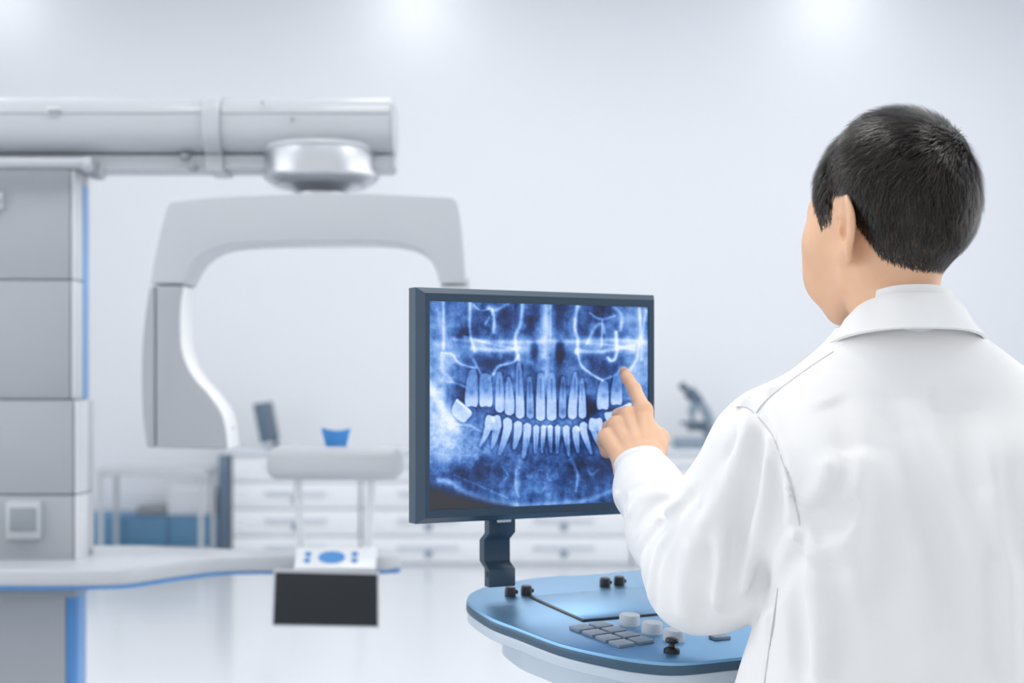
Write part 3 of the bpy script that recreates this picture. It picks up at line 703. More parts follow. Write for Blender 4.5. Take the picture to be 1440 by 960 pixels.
js = C_(lathe('joystick', jp, DU, [(.010, 0), (.010, .004), (.0085, .0055), (.004, .0075), (.0035, .011), (.0078, .0125), (.0085, .015), (.0075, .0175), (.004, .0185)], M['black'], n=24))
# pedestal below the picture
pc = DK(AC, .13); 
C_(box('pedestal', np.array((pc[0]-.07, pc[1]-.07, .1)), np.array((pc[0]+.07, pc[1]+.07, pc[2]-.06)), M['deck_low'], r=.03, seg=4))
for k in range(4):
    a = math.pi/4+k*math.pi/2; e = np.array((pc[0]+.26*math.cos(a), pc[1]+.26*math.sin(a), 0))
    C_(tube('foot', [np.array((pc[0], pc[1], .13)), e+np.array((0, 0, .09))], [.035, .022], M['navy_side']))
    C_(lathe('caster', e+np.array((-.012, 0, .04)), (1, 0, 0), [(.025, 0), (.04, .004), (.04, .02), (.025, .024)], M['black'], n=18))

# ------------------------------------------------------------------ the man: surfaces grown from distance fields
f32 = np.float32
def smin(a, b, k):
    h = np.clip(.5+.5*(b-a)/k, 0, 1); return b+(a-b)*h-k*h*(1-h)
def smax(a, b, k): return -smin(-a, -b, k)
def cap(p, a, b, ra, rb=None):
    a = np.asarray(a, f32); b = np.asarray(b, f32); rb = ra if rb is None else rb
    ba = b-a; pa = p-a; t = np.clip(pa@ba/(ba@ba), 0, 1)
    return np.linalg.norm(pa-t[:, None]*ba, axis=1)-(ra+(rb-ra)*t)
def chain(p, pts, rad, k=.012):
    d = cap(p, pts[0], pts[1], rad[0], rad[1])
    for i in range(1, len(pts)-1): d = smin(d, cap(p, pts[i], pts[i+1], rad[i], rad[i+1]), k)
    return d
def ell(p, c, r):
    c = np.asarray(c, f32); r = np.asarray(r, f32); q = (p-c)/r; n = np.linalg.norm(q, axis=1)+1e-6
    g = np.linalg.norm(q/r, axis=1)+1e-6
    return n*(n-1)/g
def surface(f, lo, hi, h, band=5, name=''):
    """naive surface nets on a narrow band"""
    lo = np.array(lo, float); hi = np.array(hi, float); B = 4
    n = np.ceil((hi-lo)/(h*B)).astype(int)*B+1
    g = [lo[i]+h*np.arange(n[i]) for i in range(3)]
    gc_ = [x[::B] for x in g]
    pc_ = np.stack(np.meshgrid(*gc_, indexing='ij'), -1).astype(f32); sh = pc_.shape[:3]
    Fc = f(pc_.reshape(-1, 3)).reshape(sh)
    up = lambda A_, ax_: np.take(A_, np.clip(np.round(np.arange(n[ax_])/B).astype(int), 0, A_.shape[ax_]-1), axis=ax_)
    F = up(up(up(Fc, 0), 1), 2).astype(f32)
    mask = np.abs(F) < h*B*1.9
    idx = np.argwhere(mask)
    pts = (lo+idx*h).astype(f32)
    vals = np.empty(len(pts), f32)
    for s0 in range(0, len(pts), 400000): vals[s0:s0+400000] = f(pts[s0:s0+400000])
    F[mask] = vals
    S = F < 0
    c = [(i, j, k) for i in (0, 1) for j in (0, 1) for k in (0, 1)]
    sl = lambda A_, o: A_[o[0]:A_.shape[0]-1+o[0], o[1]:A_.shape[1]-1+o[1], o[2]:A_.shape[2]-1+o[2]]
    cnt = sum(sl(S, o).astype(np.int8) for o in c)
    cells = np.argwhere((cnt > 0) & (cnt < 8))
    acc = np.zeros((len(cells), 3)); num = np.zeros(len(cells))
    val = {o: F[cells[:, 0]+o[0], cells[:, 1]+o[1], cells[:, 2]+o[2]] for o in c}
    for a in c:
        for ax_ in range(3):
            if a[ax_]: continue
            b = list(a); b[ax_] = 1; b = tuple(b)
            va, vb = val[a], val[b]; m = (va < 0) != (vb < 0)
            t = np.where(m, va/(va-vb+1e-20), 0)
            q = np.array(a, float)[None].repeat(len(cells), 0); q[:, ax_] += t
            acc[m] += q[m]; num[m] += 1
    Vt = lo+h*(cells+acc/num[:, None])
    I = -np.ones(cnt.shape, int); I[tuple(cells.T)] = np.arange(len(cells))
    Qs = []
    for ax_ in range(3):
        o1, o2 = [(1, 2), (2, 0), (0, 1)][ax_]
        s0 = [slice(1, -1)]*3; s1 = [slice(1, -1)]*3; s0[ax_] = slice(0, -1); s1[ax_] = slice(1, None)
        A_, B_ = S[tuple(s0)], S[tuple(s1)]; e = np.argwhere(A_ != B_)
        flip = A_[tuple(e.T)]
        base = e.copy()
        for k in range(3):
            if k != ax_: base[:, k] += 1
        def at(d1, d2):
            q = base.copy(); q[:, o1] -= d1; q[:, o2] -= d2; return I[tuple(q.T)]
        q = np.stack([at(0, 0), at(1, 0), at(1, 1), at(0, 1)], 1)
        q[~flip] = q[~flip][:, ::-1]
        Qs.append(q)
    Qd = np.concatenate(Qs); Qd = Qd[(Qd >= 0).all(1)]
    return Vt, Qd
def relax(V, Qd, it=1, w=.5):
    for _ in range(it):
        A_ = np.zeros_like(V); n = np.zeros(len(V))
        for k in range(4):
            for m in (1, 3):
                np.add.at(A_, Qd[:, k], V[Qd[:, (k+m) % 4]]); np.add.at(n, Qd[:, k], 1)
        V = V*(1-w)+w*A_/np.maximum(n, 1)[:, None]
    return V
def join_np(parts):
    Vs, Qs, o = [], [], 0
    for v, q in parts: Vs.append(v); Qs.append(q+o); o += len(v)
    return np.concatenate(Vs), np.concatenate(Qs)
def noise3(p, cell, seed):
    r = np.random.default_rng(seed).random(4096).astype(f32)
    q = p/cell; i = np.floor(q).astype(np.int64); fr_ = q-i; fr_ = fr_*fr_*(3-2*fr_)
    out = 0
    for a in (0, 1):
        for b in (0, 1):
            for c in (0, 1):
                hsh = ((i[:, 0]+a)*73856093 ^ (i[:, 1]+b)*19349663 ^ (i[:, 2]+c)*83492791) % 4096
                w = (fr_[:, 0] if a else 1-fr_[:, 0])*(fr_[:, 1] if b else 1-fr_[:, 1])*(fr_[:, 2] if c else 1-fr_[:, 2])
                out = out+r[hsh]*w
    return out-.5

man = Thing('person', (.435, 1.6, 0), 'man in a white coat seen from behind, pointing at the x-ray monitor', 'person')
# --- head, in head space: x = his left, y = forward, z = up, origin between the ears
HT = math.radians(32); HN = math.radians(2)
HO = P(1244, 331, 1.60); HS = .95
fwd = np.array((-math.sin(HT), math.cos(HT), 0)); lft = np.array((-math.cos(HT), -math.sin(HT), 0))
hfw = fwd*math.cos(HN)-Z*math.sin(HN); hup = np.cross(lft, hfw); hup = -hup if hup[2] < 0 else hup
HR = np.stack([lft, hfw, hup], 0)                                   # rows: world -> head
def to_head(p): return (p-HO.astype(f32))@HR.T.astype(f32)/f32(HS)
def from_head(q): return HO+np.asarray(q)@HR*HS
def mir(q): m = q.copy(); m[:, 0] = np.abs(m[:, 0]); return m
def cranium(q): return smin(ell(q, (0, -.018, .050), (.0715, .090, .084)), ell(q, (0, -.042, .012), (.060, .062, .062)), .03)
def head_core(q):
    m = mir(q)
    d = cranium(q)
    d = smin(d, ell(q, (0, .040, .010), (.064, .060, .080)), .03)       # face block
    d = smin(d, ell(q, (0, .044, -.048), (.050, .043, .048)), .025)
    d = smin(d, chain(m, [(.050, .004, -.028), (.046, .012, -.055), (.014, .060, -.084)], (.018, .015, .014)), .022)   # jaw
    d = smin(d, ell(q, (0, .066, -.083), (.019, .016, .015)), .02)       # chin
    d = smin(d, ell(m, (.046, .052, -.010), (.020, .024, .024)), .03)    # cheekbones
    d = smin(d, ell(m, (.030, .070, -.045), (.026, .022, .03)), .02)
    d = smin(d, chain(m, [(.008, .086, .040), (.038, .070, .036)], (.009, .007)), .014)   # brow
    d = smax(d, -ell(m, (.032, .101, .018), (.017, .014, .012)), .012)   # eye sockets
    d = smin(d, ell(m, (.031, .083, .017), (.0125, .0125, .0125)), .003)  # eyes
    d = smin(d, chain(q, [(0, .092, .032), (0, .108, -.004), (0, .116, -.017)], (.006, .009, .011)), .012)  # nose
    d = smin(d, ell(m, (.011, .104, -.020), (.008, .010, .008)), .006)
    d = smin(d, ell(q, (0, .094, -.050), (.024, .013, .006)), .006); d = smin(d, ell(q, (0, .092, -.062), (.020, .013, .007)), .006)  # lips
    # neck
    d = smin(d, chain(q, [(0, -.022, -.035), (.008, -.026, -.085), (.010, -.034, -.16)], (.046, .0455, .052)), .024)
    d = smin(d, chain(m, [(.045, -.02, -.045), (.018, .022, -.15)], (.014, .013)), .02)
    return d
def ear(q):
    m = mir(q)
    # ear frame: origin at the attachment, w outward along flare, e back, up
    fl = math.radians(14); tl = math.radians(10); m = m/.99
    o = np.array((.0675, -.006, .003), f32)
    e = np.array((math.sin(fl), -math.cos(fl), 0)); e = e*math.cos(tl)+np.array((0, 0, 1))*math.sin(tl)*.0; w = np.array((math.cos(fl), math.sin(fl), 0)); u = np.array((0, -math.sin(tl), math.cos(tl)))
    u = u/np.linalg.norm(u)
    r = m-o; a = r@e.astype(f32); b = r@u.astype(f32); c = r@w.astype(f32)
    # outline widens upward
    wid = .0205+.0035*np.clip((b+.01)/.03, -1, 1)
    s_ = np.stack([(a-.013)/wid, (b-.002)/.0345], 1); rad = np.linalg.norm(s_, axis=1)
    edge = (rad-1)*.019
    cz = c-.003-.006*np.clip(a/.02, 0, 1.3)**2
    plate = smax(edge, np.abs(cz)-.0032, .004)
    helix = np.sqrt((edge+.0022)**2+(cz-.0018)**2)-.0042
    helix = np.where((a < -.002) & (b < .012), helix+.01, helix)
    anti = np.sqrt((np.linalg.norm(np.stack([(a-.010)/.0105, (b-.004)/.0215], 1), axis=1)-1)**2*.00016+(cz-.001)**2)-.0030
    lobe = np.linalg.norm(np.stack([(a-.004)/.0095, (b+.028)/.0125, cz/.0048], 1), axis=1); lobe = (lobe-1)*.0046
    tr = np.linalg.norm(np.stack([(a+.004)/.006, (b+.004)/.009, (c-.003)/.007], 1), axis=1); tr = (tr-1)*.006
    d = smin(smin(plate, helix, .0025), smin(lobe, smin(anti, tr, .003), .004), .004)
    conc = np.linalg.norm(np.stack([(a-.004)/.0075, (b-.0)/.013, (cz-.004)/.006], 1), axis=1); d = smax(d, -(conc-1)*.006, .003)
    return d
def head_f(p):
    q = to_head(p); d = head_core(q)
    de = ear(q); return smin(d, de, .005)
c8 = np.array([from_head((x, y, z)) for x in (-.11, .11) for y in (-.14, .14) for z in (-.14, .15)])
hV, hQ = surface(head_f, c8.min(0), c8.max(0), .0021)

# --- pointing hand
def SCRN(px, py, off=0.):                                           # point on the screen plane plus an offset towards the viewer
    o = FO+N*(-.004+off); cpos = np.array((0, 0, CAM_H)); dr = P(px, py, 1.)-cpos
    return cpos+dr*(N.dot(o-cpos)/N.dot(dr))
tip = SCRN(877.3, 521.5, .0072); dT = tip[1]
i_mcp, i_pip, i_dip = P(905, 577, dT-.058), P(892, 547, dT-.022), P(882, 531.5, dT-.007)
wr = P(899, 655, dT-.118)
fingers = [
    ([i_mcp, i_pip, i_dip, tip], (.0112, .0092, .0080, .0064)),
    ([P(883, 585, dT-.052), P(871, 584, dT-.020), P(873, 603, dT-.020), P(880, 608, dT-.042)], (.0118, .0098, .0086, .0076)),
    ([P(866, 598, dT-.060), P(857, 601, dT-.030), P(861, 620, dT-.030), P(868, 624, dT-.052)], (.0112, .0094, .0084, .0074)),
    ([P(852.5, 614, dT-.072), P(848.5, 621, dT-.048), P(853, 635, dT-.048), P(859, 637, dT-.066)], (.0100, .0084, .0076, .0068))]
thumb = ([P(920, 640, dT-.098), P(927, 616, dT-.066), P(914, 602, dT-.036), P(897, 603, dT-.030)], (.0150, .0130, .0105, .0088))
cps = [P(913, 640, dT-.112), P(903, 645, dT-.114), P(892, 650, dT-.116), P(882, 655, dT-.118)]
elb = P(968, 838, 1.735)
def hand_f(p):
    d = None
    for (pts, rad), c_ in zip(fingers, cps):
        f_ = chain(p, pts, rad, .005)
        m_ = cap(p, c_, pts[0], .0150, rad[0]+.001)
        f_ = smin(f_, m_, .007)
        d = f_ if d is None else smin(d, f_, .0035)
    d = smin(d, chain(p, *thumb, .006), .009)
    d = smin(d, cap(p, P(912, 615, dT-.075), P(893, 628, dT-.092), .014, .015), .014)      # heel of the hand
    d = smin(d, cap(p, P(917, 618, dT-.082), P(924, 628, dT-.090), .012, .011), .012)      # web of the thumb
    w2 = wr+(elb-wr)/np.linalg.norm(elb-wr)*.10
    side = (P(932, 640, dT-.115)-P(868, 662, dT-.115)); side /= np.linalg.norm(side)
    d = smin(d, smin(cap(p, wr+side*.013, w2+side*.012, .0190, .025), cap(p, wr-side*.013, w2-side*.012, .0190, .025), .02), .016)
    # knuckle creases and extensor tendons
    for (pts, rad) in fingers[:3]:
        kn = np.linalg.norm(p-(np.asarray(pts[0], f32)-np.array((0, .006, -.004), f32)), axis=1); d = d-.0026*np.exp(-(kn/.0075)**2)
    for t_ in (.44, .52, .60): pass
    ip = np.asarray(i_pip, f32)
    ax_ = (i_dip-i_mcp)/np.linalg.norm(i_dip-i_mcp); s_ = (p-ip)@ax_.astype(f32); near = np.exp(-(np.linalg.norm(p-ip, axis=1)/.012)**2)
    d = d+.0009*np.cos(s_*2*math.pi/.0045)*near
    return d
allp = np.array([q for pts, _ in fingers+[thumb] for q in pts]+[wr, wr+(elb-wr)*.35])
gV, gQ = surface(hand_f, allp.min(0)-.035, allp.max(0)+.035, .0016)

# --- right hand hanging at his side, torso core, legs (all under the coat or below the picture)
CX, CY = .437, 1.585
rsh, rel, rwr = np.array((CX+.185, CY, 1.37)), np.array((CX+.235, CY+.01, 1.09)), np.array((CX+.235, CY+.07, .85))
def rhand_f(p):
    d = cap(p, rel, rwr, .036, .026); pm = rwr+np.array((0, .012, -.09))
    for i, dy in enumerate((-.028, -.009, .010, .028)):
        b0 = pm+np.array((0, dy, .006-.006*abs(i-1.5))); L = (.062, .078, .08, .072)[i]
        d = smin(d, cap(p, rwr, b0, .018, .011), .01)
        d = smin(d, chain(p, [b0, b0+np.array((-.006, .004, -L*.5)), b0+np.array((-.018, .008, -L))], (.010, .009, .007), .004), .005)
    d = smin(d, chain(p, [rwr+np.array((0, .03, -.03)), rwr+np.array((-.012, .055, -.065)), rwr+np.array((-.016, .06, -.10))], (.013, .011, .009), .004), .008)
    return d
rV, rQ = surface(rhand_f, (rel+rwr)/2-np.array((.09, .13, .33)), (rel+rwr)/2+np.array((.09, .15, .2)), .005)
el_c = np.array((.222, 1.70, 1.203))
def core_f(p):
    d = chain(p, [from_head((.004, -.04, -.13)), (CX, CY+.01, 1.33), (CX, CY+.01, 1.0)], (.044, .065, .085), .03)
    lsh = np.array((CX-.16, CY-.005, 1.365))
    d = smin(d, chain(p, [lsh, el_c+np.array((0, 0, .004)), wr+(el_c-wr)*.3], (.045, .036, .028), .02), .03)
    d = smin(d, chain(p, [rsh-np.array((.02, 0, .01)), rel, rel+(rwr-rel)*.2], (.048, .040, .036), .02), .03)
    for s_ in (-1, 1): d = smin(d, chain(p, [(CX+s_*.085, CY, .95), (CX+s_*.10, CY+.01, .5), (CX+s_*.11, CY-.01, .09)], (.085, .055, .04), .02), .03)
    return d
oV, oQ = surface(core_f, (.1, 1.4, .03), (.78, 1.92, 1.5), .016)
bV, bQ = join_np([(hV, hQ), (gV, gQ), (rV, rQ), (oV, oQ)])
body = man.add(link('body', np_mesh('body', bV, bQ), M['skin'], angle=0))
# index fingernail, just showing at the tip
nd = (tip-i_dip); nd /= np.linalg.norm(nd)
nb = np.array((0, 0, CAM_H))-tip; nb -= nd*nb.dot(nd); nb /= np.linalg.norm(nb)
ns = np.cross(nd, nb)
bm = bmesh.new(); g_ = []
for i in range(6):
    row = []
    for j in range(7):
        a = (j/6-.5)*1.7; l_ = -.0090+.0105*i/5
        rr = .0071*(1 if i < 5 else .95)
        row.append(bm.verts.new(V3(tip+nd*(l_-.0006*abs(a)*(i == 5))+(nb*math.cos(a)+ns*math.sin(a))*rr)))
    g_.append(row)
for i in range(5):
    for j in range(6): bm.faces.new((g_[i][j], g_[i][j+1], g_[i+1][j+1], g_[i+1][j]))
bmesh.ops.solidify(bm, geom=bm.faces[:], thickness=.0006)
man.add(from_bm('fingernail', bm, M['nail'], angle=0))

# --- hair
HLY = [-.13, -.085, -.060, -.040, -.024, -.014, -.004, .008, .0135, .019, .034, .040, .046, .060, .080, .12]
HLZ = [-.064, -.062, -.054, -.040, -.008, .018, .034, .036, .028, .002, -.004, .010, .027, .046, .078, .10]
def hairline(q): return q[:, 2]-np.interp(q[:, 1], HLY, HLZ)
def hair_thick(q):
    s_ = np.clip(hairline(q), 0, .2)
    t_ = np.interp(s_, [0, .012, .04, .08, .15], [-.004, -.001, .0025, .007, .0105])
    return t_*np.clip(.62+.42*np.clip((q[:, 2]-.02)/.09, 0, 1), 0, 1.05)
def hair_f(p):
    q = to_head(p); n_ = noise3(q*np.array((1, 1, .45), f32), .011, 5)*.0034+noise3(q*np.array((1, 1, .5), f32), .0045, 9)*.0018
    d = head_core(q)-hair_thick(q)+n_*np.clip(hairline(q)/.03, 0, 1)
    return smax(d, .016-hairline(q)*.8, .006)
qV, qQ = surface(hair_f, c8.min(0), c8.max(0), .0027)
hair = man.add(link('hair', np_mesh('hair', qV, qQ), M['hair'], angle=0)); hair['label'] = 'short black hair with a whorl at the crown'
# locks: short tapering strips combed away from the whorl
R_ = np.random.default_rng(3)
def grad(f, p, e=.001):
    g = np.stack([f(p+np.eye(3, dtype=f32)[i]*e)-f(p-np.eye(3, dtype=f32)[i]*e) for i in range(3)], 1); return g/(np.linalg.norm(g, axis=1)[:, None]+1e-9)
NS = 60000
cand = (R_.normal(size=(NS*3, 3))).astype(f32); cand /= np.linalg.norm(cand, axis=1)[:, None]
roots = (np.array((0, -.02, .03))+cand*.11).astype(f32)
for _ in range(7): roots = roots-(head_core(roots)[:, None]*grad(head_core, roots)).astype(f32)*.9
dens = np.clip((hairline(roots)+.008)/.026, 0, 1)**1.3
keep = (R_.random(len(roots)) < dens) & (np.abs(head_core(roots)) < .002)
roots = roots[keep][:NS]
nrm = grad(head_core, roots).astype(f32)
whorl = np.array((-.022, -.092, .104), f32)
off = roots-whorl; dist = np.linalg.norm(off, axis=1)[:, None]
flow = off/(dist+1e-6)
swirl = np.cross(nrm, flow)
down = np.array((0, -.15, -1), f32)
side_w = np.clip((.085-roots[:, 2:3])/.06, 0, 1)
front_w = np.clip((roots[:, 1:2]-.0)/.05, 0, 1)*(1-side_w)
flow = flow*(1-.55*side_w)+down*side_w*1.1+np.array((0, .5, -.2), f32)*front_w+swirl*.35*np.exp(-(dist/.035)**2)
flow += R_.normal(size=flow.shape).astype(f32)*.22
clump = np.stack([noise3(roots, .012, 50+i) for i in range(3)], 1)*.9; flow += clump.astype(f32)
flow -= nrm*np.sum(flow*nrm, 1)[:, None]; flow /= np.linalg.norm(flow, axis=1)[:, None]+1e-6
hl = np.clip(hairline(roots), 0, .2)
Ln = np.interp(hl, [0, .02, .06, .12], [.004, .009, .018, .027])*(.75+.5*R_.random(len(roots)))
lift = np.interp(hl, [0, .03, .08, .12], [.25, .42, .60, .62])*(.6+.6*R_.random(len(roots)))
Ln = Ln*np.where((roots[:, 1] > .008) & (roots[:, 2] < .035), .55, 1)
wd = np.cross(nrm, flow)
base_t = hair_thick(roots)[:, None]*.55
ts = (0., .38, .72, 1.)
rings_ = []
wmm = (.00040+.00030*R_.random(len(roots)))*np.interp(hl, [0, .03], [.7, 1])
for t_ in ts:
    c_ = roots+nrm*(base_t*(.2+.8*min(1, t_*2)))+flow*(Ln*t_)[:, None]+nrm*(Ln*lift*(t_-.62*t_*t_))[:, None]
    w = wd*(wmm*(1-.85*t_))[:, None]
    rings_.append((c_-w, c_+w))
nr = len(roots); Vl = np.concatenate([x for pr in rings_ for x in pr])
Vl = HO+Vl@HR*HS
ids = np.arange(nr); Ql = []
for i in range(len(ts)-1):
    a, b, c_, d_ = 2*i*nr+ids, (2*i+1)*nr+ids, (2*i+3)*nr+ids, (2*i+2)*nr+ids
    Ql.append(np.stack([a, b, c_, d_], 1))
me_l = np_mesh('hair_strands', Vl, np.concatenate(Ql))
shade = (.30+3.6*R_.random(nr)**3)*(1+1.6*noise3(roots, .006, 71))*np.interp(hl, [0, .03, .07], [2.6, 2.0, 1.0])
colr = (np.array((.017, .0125, .0095))[None]*shade[:, None]).astype(f32); colr = np.concatenate([colr, np.ones((nr, 1), f32)], 1)
ca_ = me_l.color_attributes.new('strand', 'FLOAT_COLOR', 'POINT'); ca_.data.foreach_set('color', np.tile(colr, (2*len(ts), 1)).ravel())
mst = mat('hair_strand', (.02, .016, .013), .33, spec=.42, noise=.01)
vc_ = mst.node_tree.nodes.new('ShaderNodeVertexColor'); vc_.layer_name = 'strand'; mst.node_tree.links.new(vc_.outputs['Color'], mst.node_tree.nodes['Principled BSDF'].inputs['Base Color'])
lk = link('hair_strands', me_l, mst, angle=0); lk['kind'] = 'stuff'; sub(lk, hair)

# --- lab coat
TZ = [.45, .60, .80, .95, 1.05, 1.10, 1.15, 1.21, 1.27, 1.32, 1.37, 1.41, 1.445, 1.49]
TA = [.265, .250, .228, .210, .197, .184, .167, .146, .152, .168, .168, .140, .100, .070]
TB = [.185, .175, .155, .142, .135, .132, .130, .129, .127, .122, .108, .090, .078, .066]
lsh = np.array((CX-.150, CY-.004, 1.352)); 
el_c = np.array((.222, 1.70, 1.203)); fore1 = el_c+(wr-el_c)*.40
cuff0 = wr+(elb-wr)/np.linalg.norm(elb-wr)*.008
def coat_base(p):
    z = p[:, 2]
    a = np.interp(z, TZ, TA); b = np.interp(z, TZ, TB)
    x = (p[:, 0]-CX)/a; y = (p[:, 1]-CY)/b
    r = (np.abs(x)**2.5+np.abs(y)**2.5)**(1/2.5)
    d = (r-1)*np.minimum(a, b)*.9
    d = np.maximum(d, .45-z); d = np.maximum(d, z-1.492)
    d = smin(d, chain(p, [(CX-.045, CY-.012, 1.424), (CX-.135, CY-.006, 1.373)], (.053, .052), .02), .045)
    d = smin(d, chain(p, [(CX+.045, CY-.012, 1.424), (CX+.150, CY-.006, 1.377)], (.053, .054), .02), .045)
    d = smin(d, cap(p, (CX-.09, CY-.055, 1.33), (CX-.08, CY-.05, 1.22), .078, .07), .05)       # shoulder blades
    d = smin(d, cap(p, (CX+.09, CY-.055, 1.33), (CX+.08, CY-.05, 1.22), .078, .07), .05)
    dl = sleeve(p)
    d = smin(d, dl, np.interp(z, [1.20, 1.32], [.006, .028]).astype(f32))
    dr_ = chain(p, [rsh, rel, rwr+(rel-rwr)*.1], (.066, .064, .050), .03)
    return smin(d, dr_, .02)
def sleeve(p):
    up_ = chain(p, [lsh, lsh+(el_c-lsh)*.5+np.array((-.004, -.004, -.012)), el_c], (.068, .068, .060), .03)
    lo_ = chain(p, [el_c, fore1, wr+(elb-wr)*.20, cuff0], (.060, .055, .0405, .0335), .025)
    d = smin(up_, lo_, .022)
    bag = ell(p, el_c+np.array((.022, -.030, -.012)), (.066, .060, .050)); d = smin(d, bag, .03)
    d = smin(d, ell(p, P(1040, 798, 1.615), (.054, .050, .056)), .03)
    w_d = (wr-elb)/np.linalg.norm(wr-elb)
    return np.maximum(d, (p-cuff0.astype(f32))@w_d.astype(f32))
def ray_hit(f, px, py, t0=1.2, t1=2.3):
    o = np.array((0, 0, CAM_H)); dr = P(px, py, 1.)-o; t = t0
    L = np.linalg.norm(dr)
    for _ in range(140):
        d = float(f((o+dr*t)[None].astype(f32))[0])
        if d < .0006: return o+dr*t
        t += max(d*.7, .0006)/L
        if t > t1: return None
    return o+dr*t
# folds: (pixels along the crease, width m, depth m; + raises, - sinks)
folds = [
    # armpit and armhole
    ([(1062, 580), (1088, 615), (1110, 680), (1128, 735), (1124, 775)], .0042, -.0042),
    ([(1076, 592), (1102, 655), (1120, 715)], .010, .0035),
    ([(1128, 742), (1090, 752), (1082, 775)], .008, -.006), ([(1126, 775), (1102, 800), (1075, 845)], .010, -.016),
    ([(1105, 765), (1120, 745)], .010, .006),
    ([(1130, 735), (1160, 715), (1185, 665), (1190, 600)], .013, -.0065), ([(1145, 760), (1180, 735), (1200, 700)], .011, -.007), ([(1135, 712), (1160, 690), (1172, 640)], .012, .005),
    ([(1128, 780), (1165, 765), (1195, 770)], .010, .005), ([(1112, 805), (1125, 870), (1130, 955)], .011, -.008), ([(1140, 800), (1150, 880), (1150, 955)], .016, .006),
    # sleeve, upper arm
    ([(1052, 585), (1040, 640), (1012, 700), (985, 750)], .010, .006), ([(1066, 600), (1062, 660), (1046, 720), (1030, 790), (1022, 850)], .010, -.008),
    ([(1085, 640), (1090, 700), (1080, 770), (1062, 830)], .010, -.0065), ([(1075, 620), (1078, 690), (1062, 760), (1045, 840)], .009, .006),
    ([(1040, 600), (1015, 680), (985, 730)], .007, -.004), ([(1000, 760), (1000, 820), (985, 870)], .012, -.004),
    ([(1012, 740), (1014, 800), (1002, 860)], .010, .005), ([(975, 760), (960, 820), (965, 875)], .012, .005),
    # inner elbow to forearm
    ([(978, 692), (950, 716), (925, 735), (902, 770), (888, 800)], .007, -.0075), ([(968, 700), (935, 722), (912, 750), (898, 782)], .006, .0045),
    ([(955, 720), (925, 752), (910, 795), (904, 835)], .0065, -.007), ([(948, 742), (928, 775), (918, 820), (920, 855)], .007, -.006), ([(942, 730), (918, 765), (908, 810)], .006, .0045),
    ([(878, 700), (876, 750), (884, 800)], .006, -.006), ([(868, 690), (866, 740), (872, 790)], .008, .003), ([(930, 690), (900, 700), (882, 725)], .009, .004), ([(945, 700), (915, 712), (890, 745)], .006, -.0035),
    ([(885, 690), (930, 672), (955, 690)], .006, -.003),
    # shoulder cap pleats
    ([(1036, 575), (1052, 572), (1066, 588)], .005, -.004), ([(1044, 562), (1060, 556), (1090, 545)], .007, .003), ([(1052, 560), (1075, 552)], .005, -.003),
    # back
    ([(1165, 560), (1185, 590), (1190, 640)], .016, -.0045), ([(1235, 590), (1230, 680), (1240, 780), (1232, 880)], .020, -.0055), ([(1215, 620), (1205, 720), (1200, 850)], .022, .005),
    ([(1275, 560), (1300, 640), (1345, 720), (1375, 800)], .016, .0050), ([(1260, 570), (1280, 660), (1320, 760), (1330, 900)], .020, -.0045), ([(1340, 560), (1352, 620), (1392, 700)], .016, -.0040),
    ([(1380, 600), (1400, 700), (1412, 800), (1416, 950)], .014, .0045), ([(1395, 760), (1402, 860), (1404, 955)], .009, -.005), ([(1425, 640), (1430, 800)], .014, -.004),
    ([(1290, 760), (1300, 860), (1310, 955)], .018, .004), ([(1170, 780), (1185, 860), (1180, 955)], .016, -.004), ([(1355, 545), (1365, 580)], .009, -.003), ([(1310, 545), (1325, 580)], .010, -.0025),
    # seams: yoke and side
    ([(1078, 560), (1130, 520), (1178, 487)], .0032, -.0018),
    ([(1090, 820), (1082, 880), (1072, 955)], .004, -.0035),
]
folds += [([(960, 706), (930, 742), (915, 772)], .0045, -.0032), ([(936, 700), (908, 728), (893, 762)], .0045, -.003), ([(1094, 790), (1060, 835), (1020, 868)], .012, -.004), ([(1118, 760), (1095, 770), (1080, 800)], .006, -.006), ([(1030, 640), (1000, 705), (985, 760)], .006, .0028), ([(1050, 690), (1040, 760), (1030, 830)], .006, -.0035)]
strokes = []
for pts, w, amp in folds:
    q = [ray_hit(coat_base, *pp) for pp in smooth_poly(pts, 3)]
    q = [x for x in q if x is not None]
    if len(q) > 1: strokes.append((np.array(q, f32), w, amp))
def stroke_field(p):
    tot = np.zeros(len(p), f32)
    for q, w, amp in strokes:
        lo, hi = q.min(0)-3*w, q.max(0)+3*w
        m = np.where(((p > lo) & (p < hi)).all(1))[0]
        if not len(m): continue
        pm = p[m]; d = np.full(len(m), 9., f32); n_ = len(q)-1; tt = np.zeros(len(m), f32)
        for i in range(n_):
            ba = q[i+1]-q[i]; pa = pm-q[i]; t = np.clip(pa@ba/(ba@ba+1e-12), 0, 1)
            dd = np.linalg.norm(pa-t[:, None]*ba, axis=1); c_ = dd < d
            d[c_] = dd[c_]; tt[c_] = (i+t[c_])/n_
        tot[m] += (2.3 if w < .0105 else 1.9)*amp*np.exp(-(d/w)**2)*np.clip(np.minimum(tt, 1-tt)*5+.25, 0, 1)
    return tot
def coat_f(p):
    d = coat_base(p)
    d = d-stroke_field(p)
    d = d-noise3(p, .07, 12)*.005-noise3(p, .03, 13)*.0018
    # open neck and sleeve end
    qn = to_head(p)
    return d
uV, uQ = surface(coat_f, (.08, 1.36, 1.02), (.78, 1.93, 1.49), .0036)
uV = relax(uV, uQ, 1, .35)
lV, lQ = surface(coat_base, (.12, 1.34, .43), (.80, 1.80, 1.05), .014)
cV, cQ = join_np([(uV, uQ), (lV, lQ)])
coat = man.add(link('lab_coat', np_mesh('lab_coat', cV, cQ), M['coat'], angle=0)); coat['label'] = 'white cotton lab coat with wide sleeves'

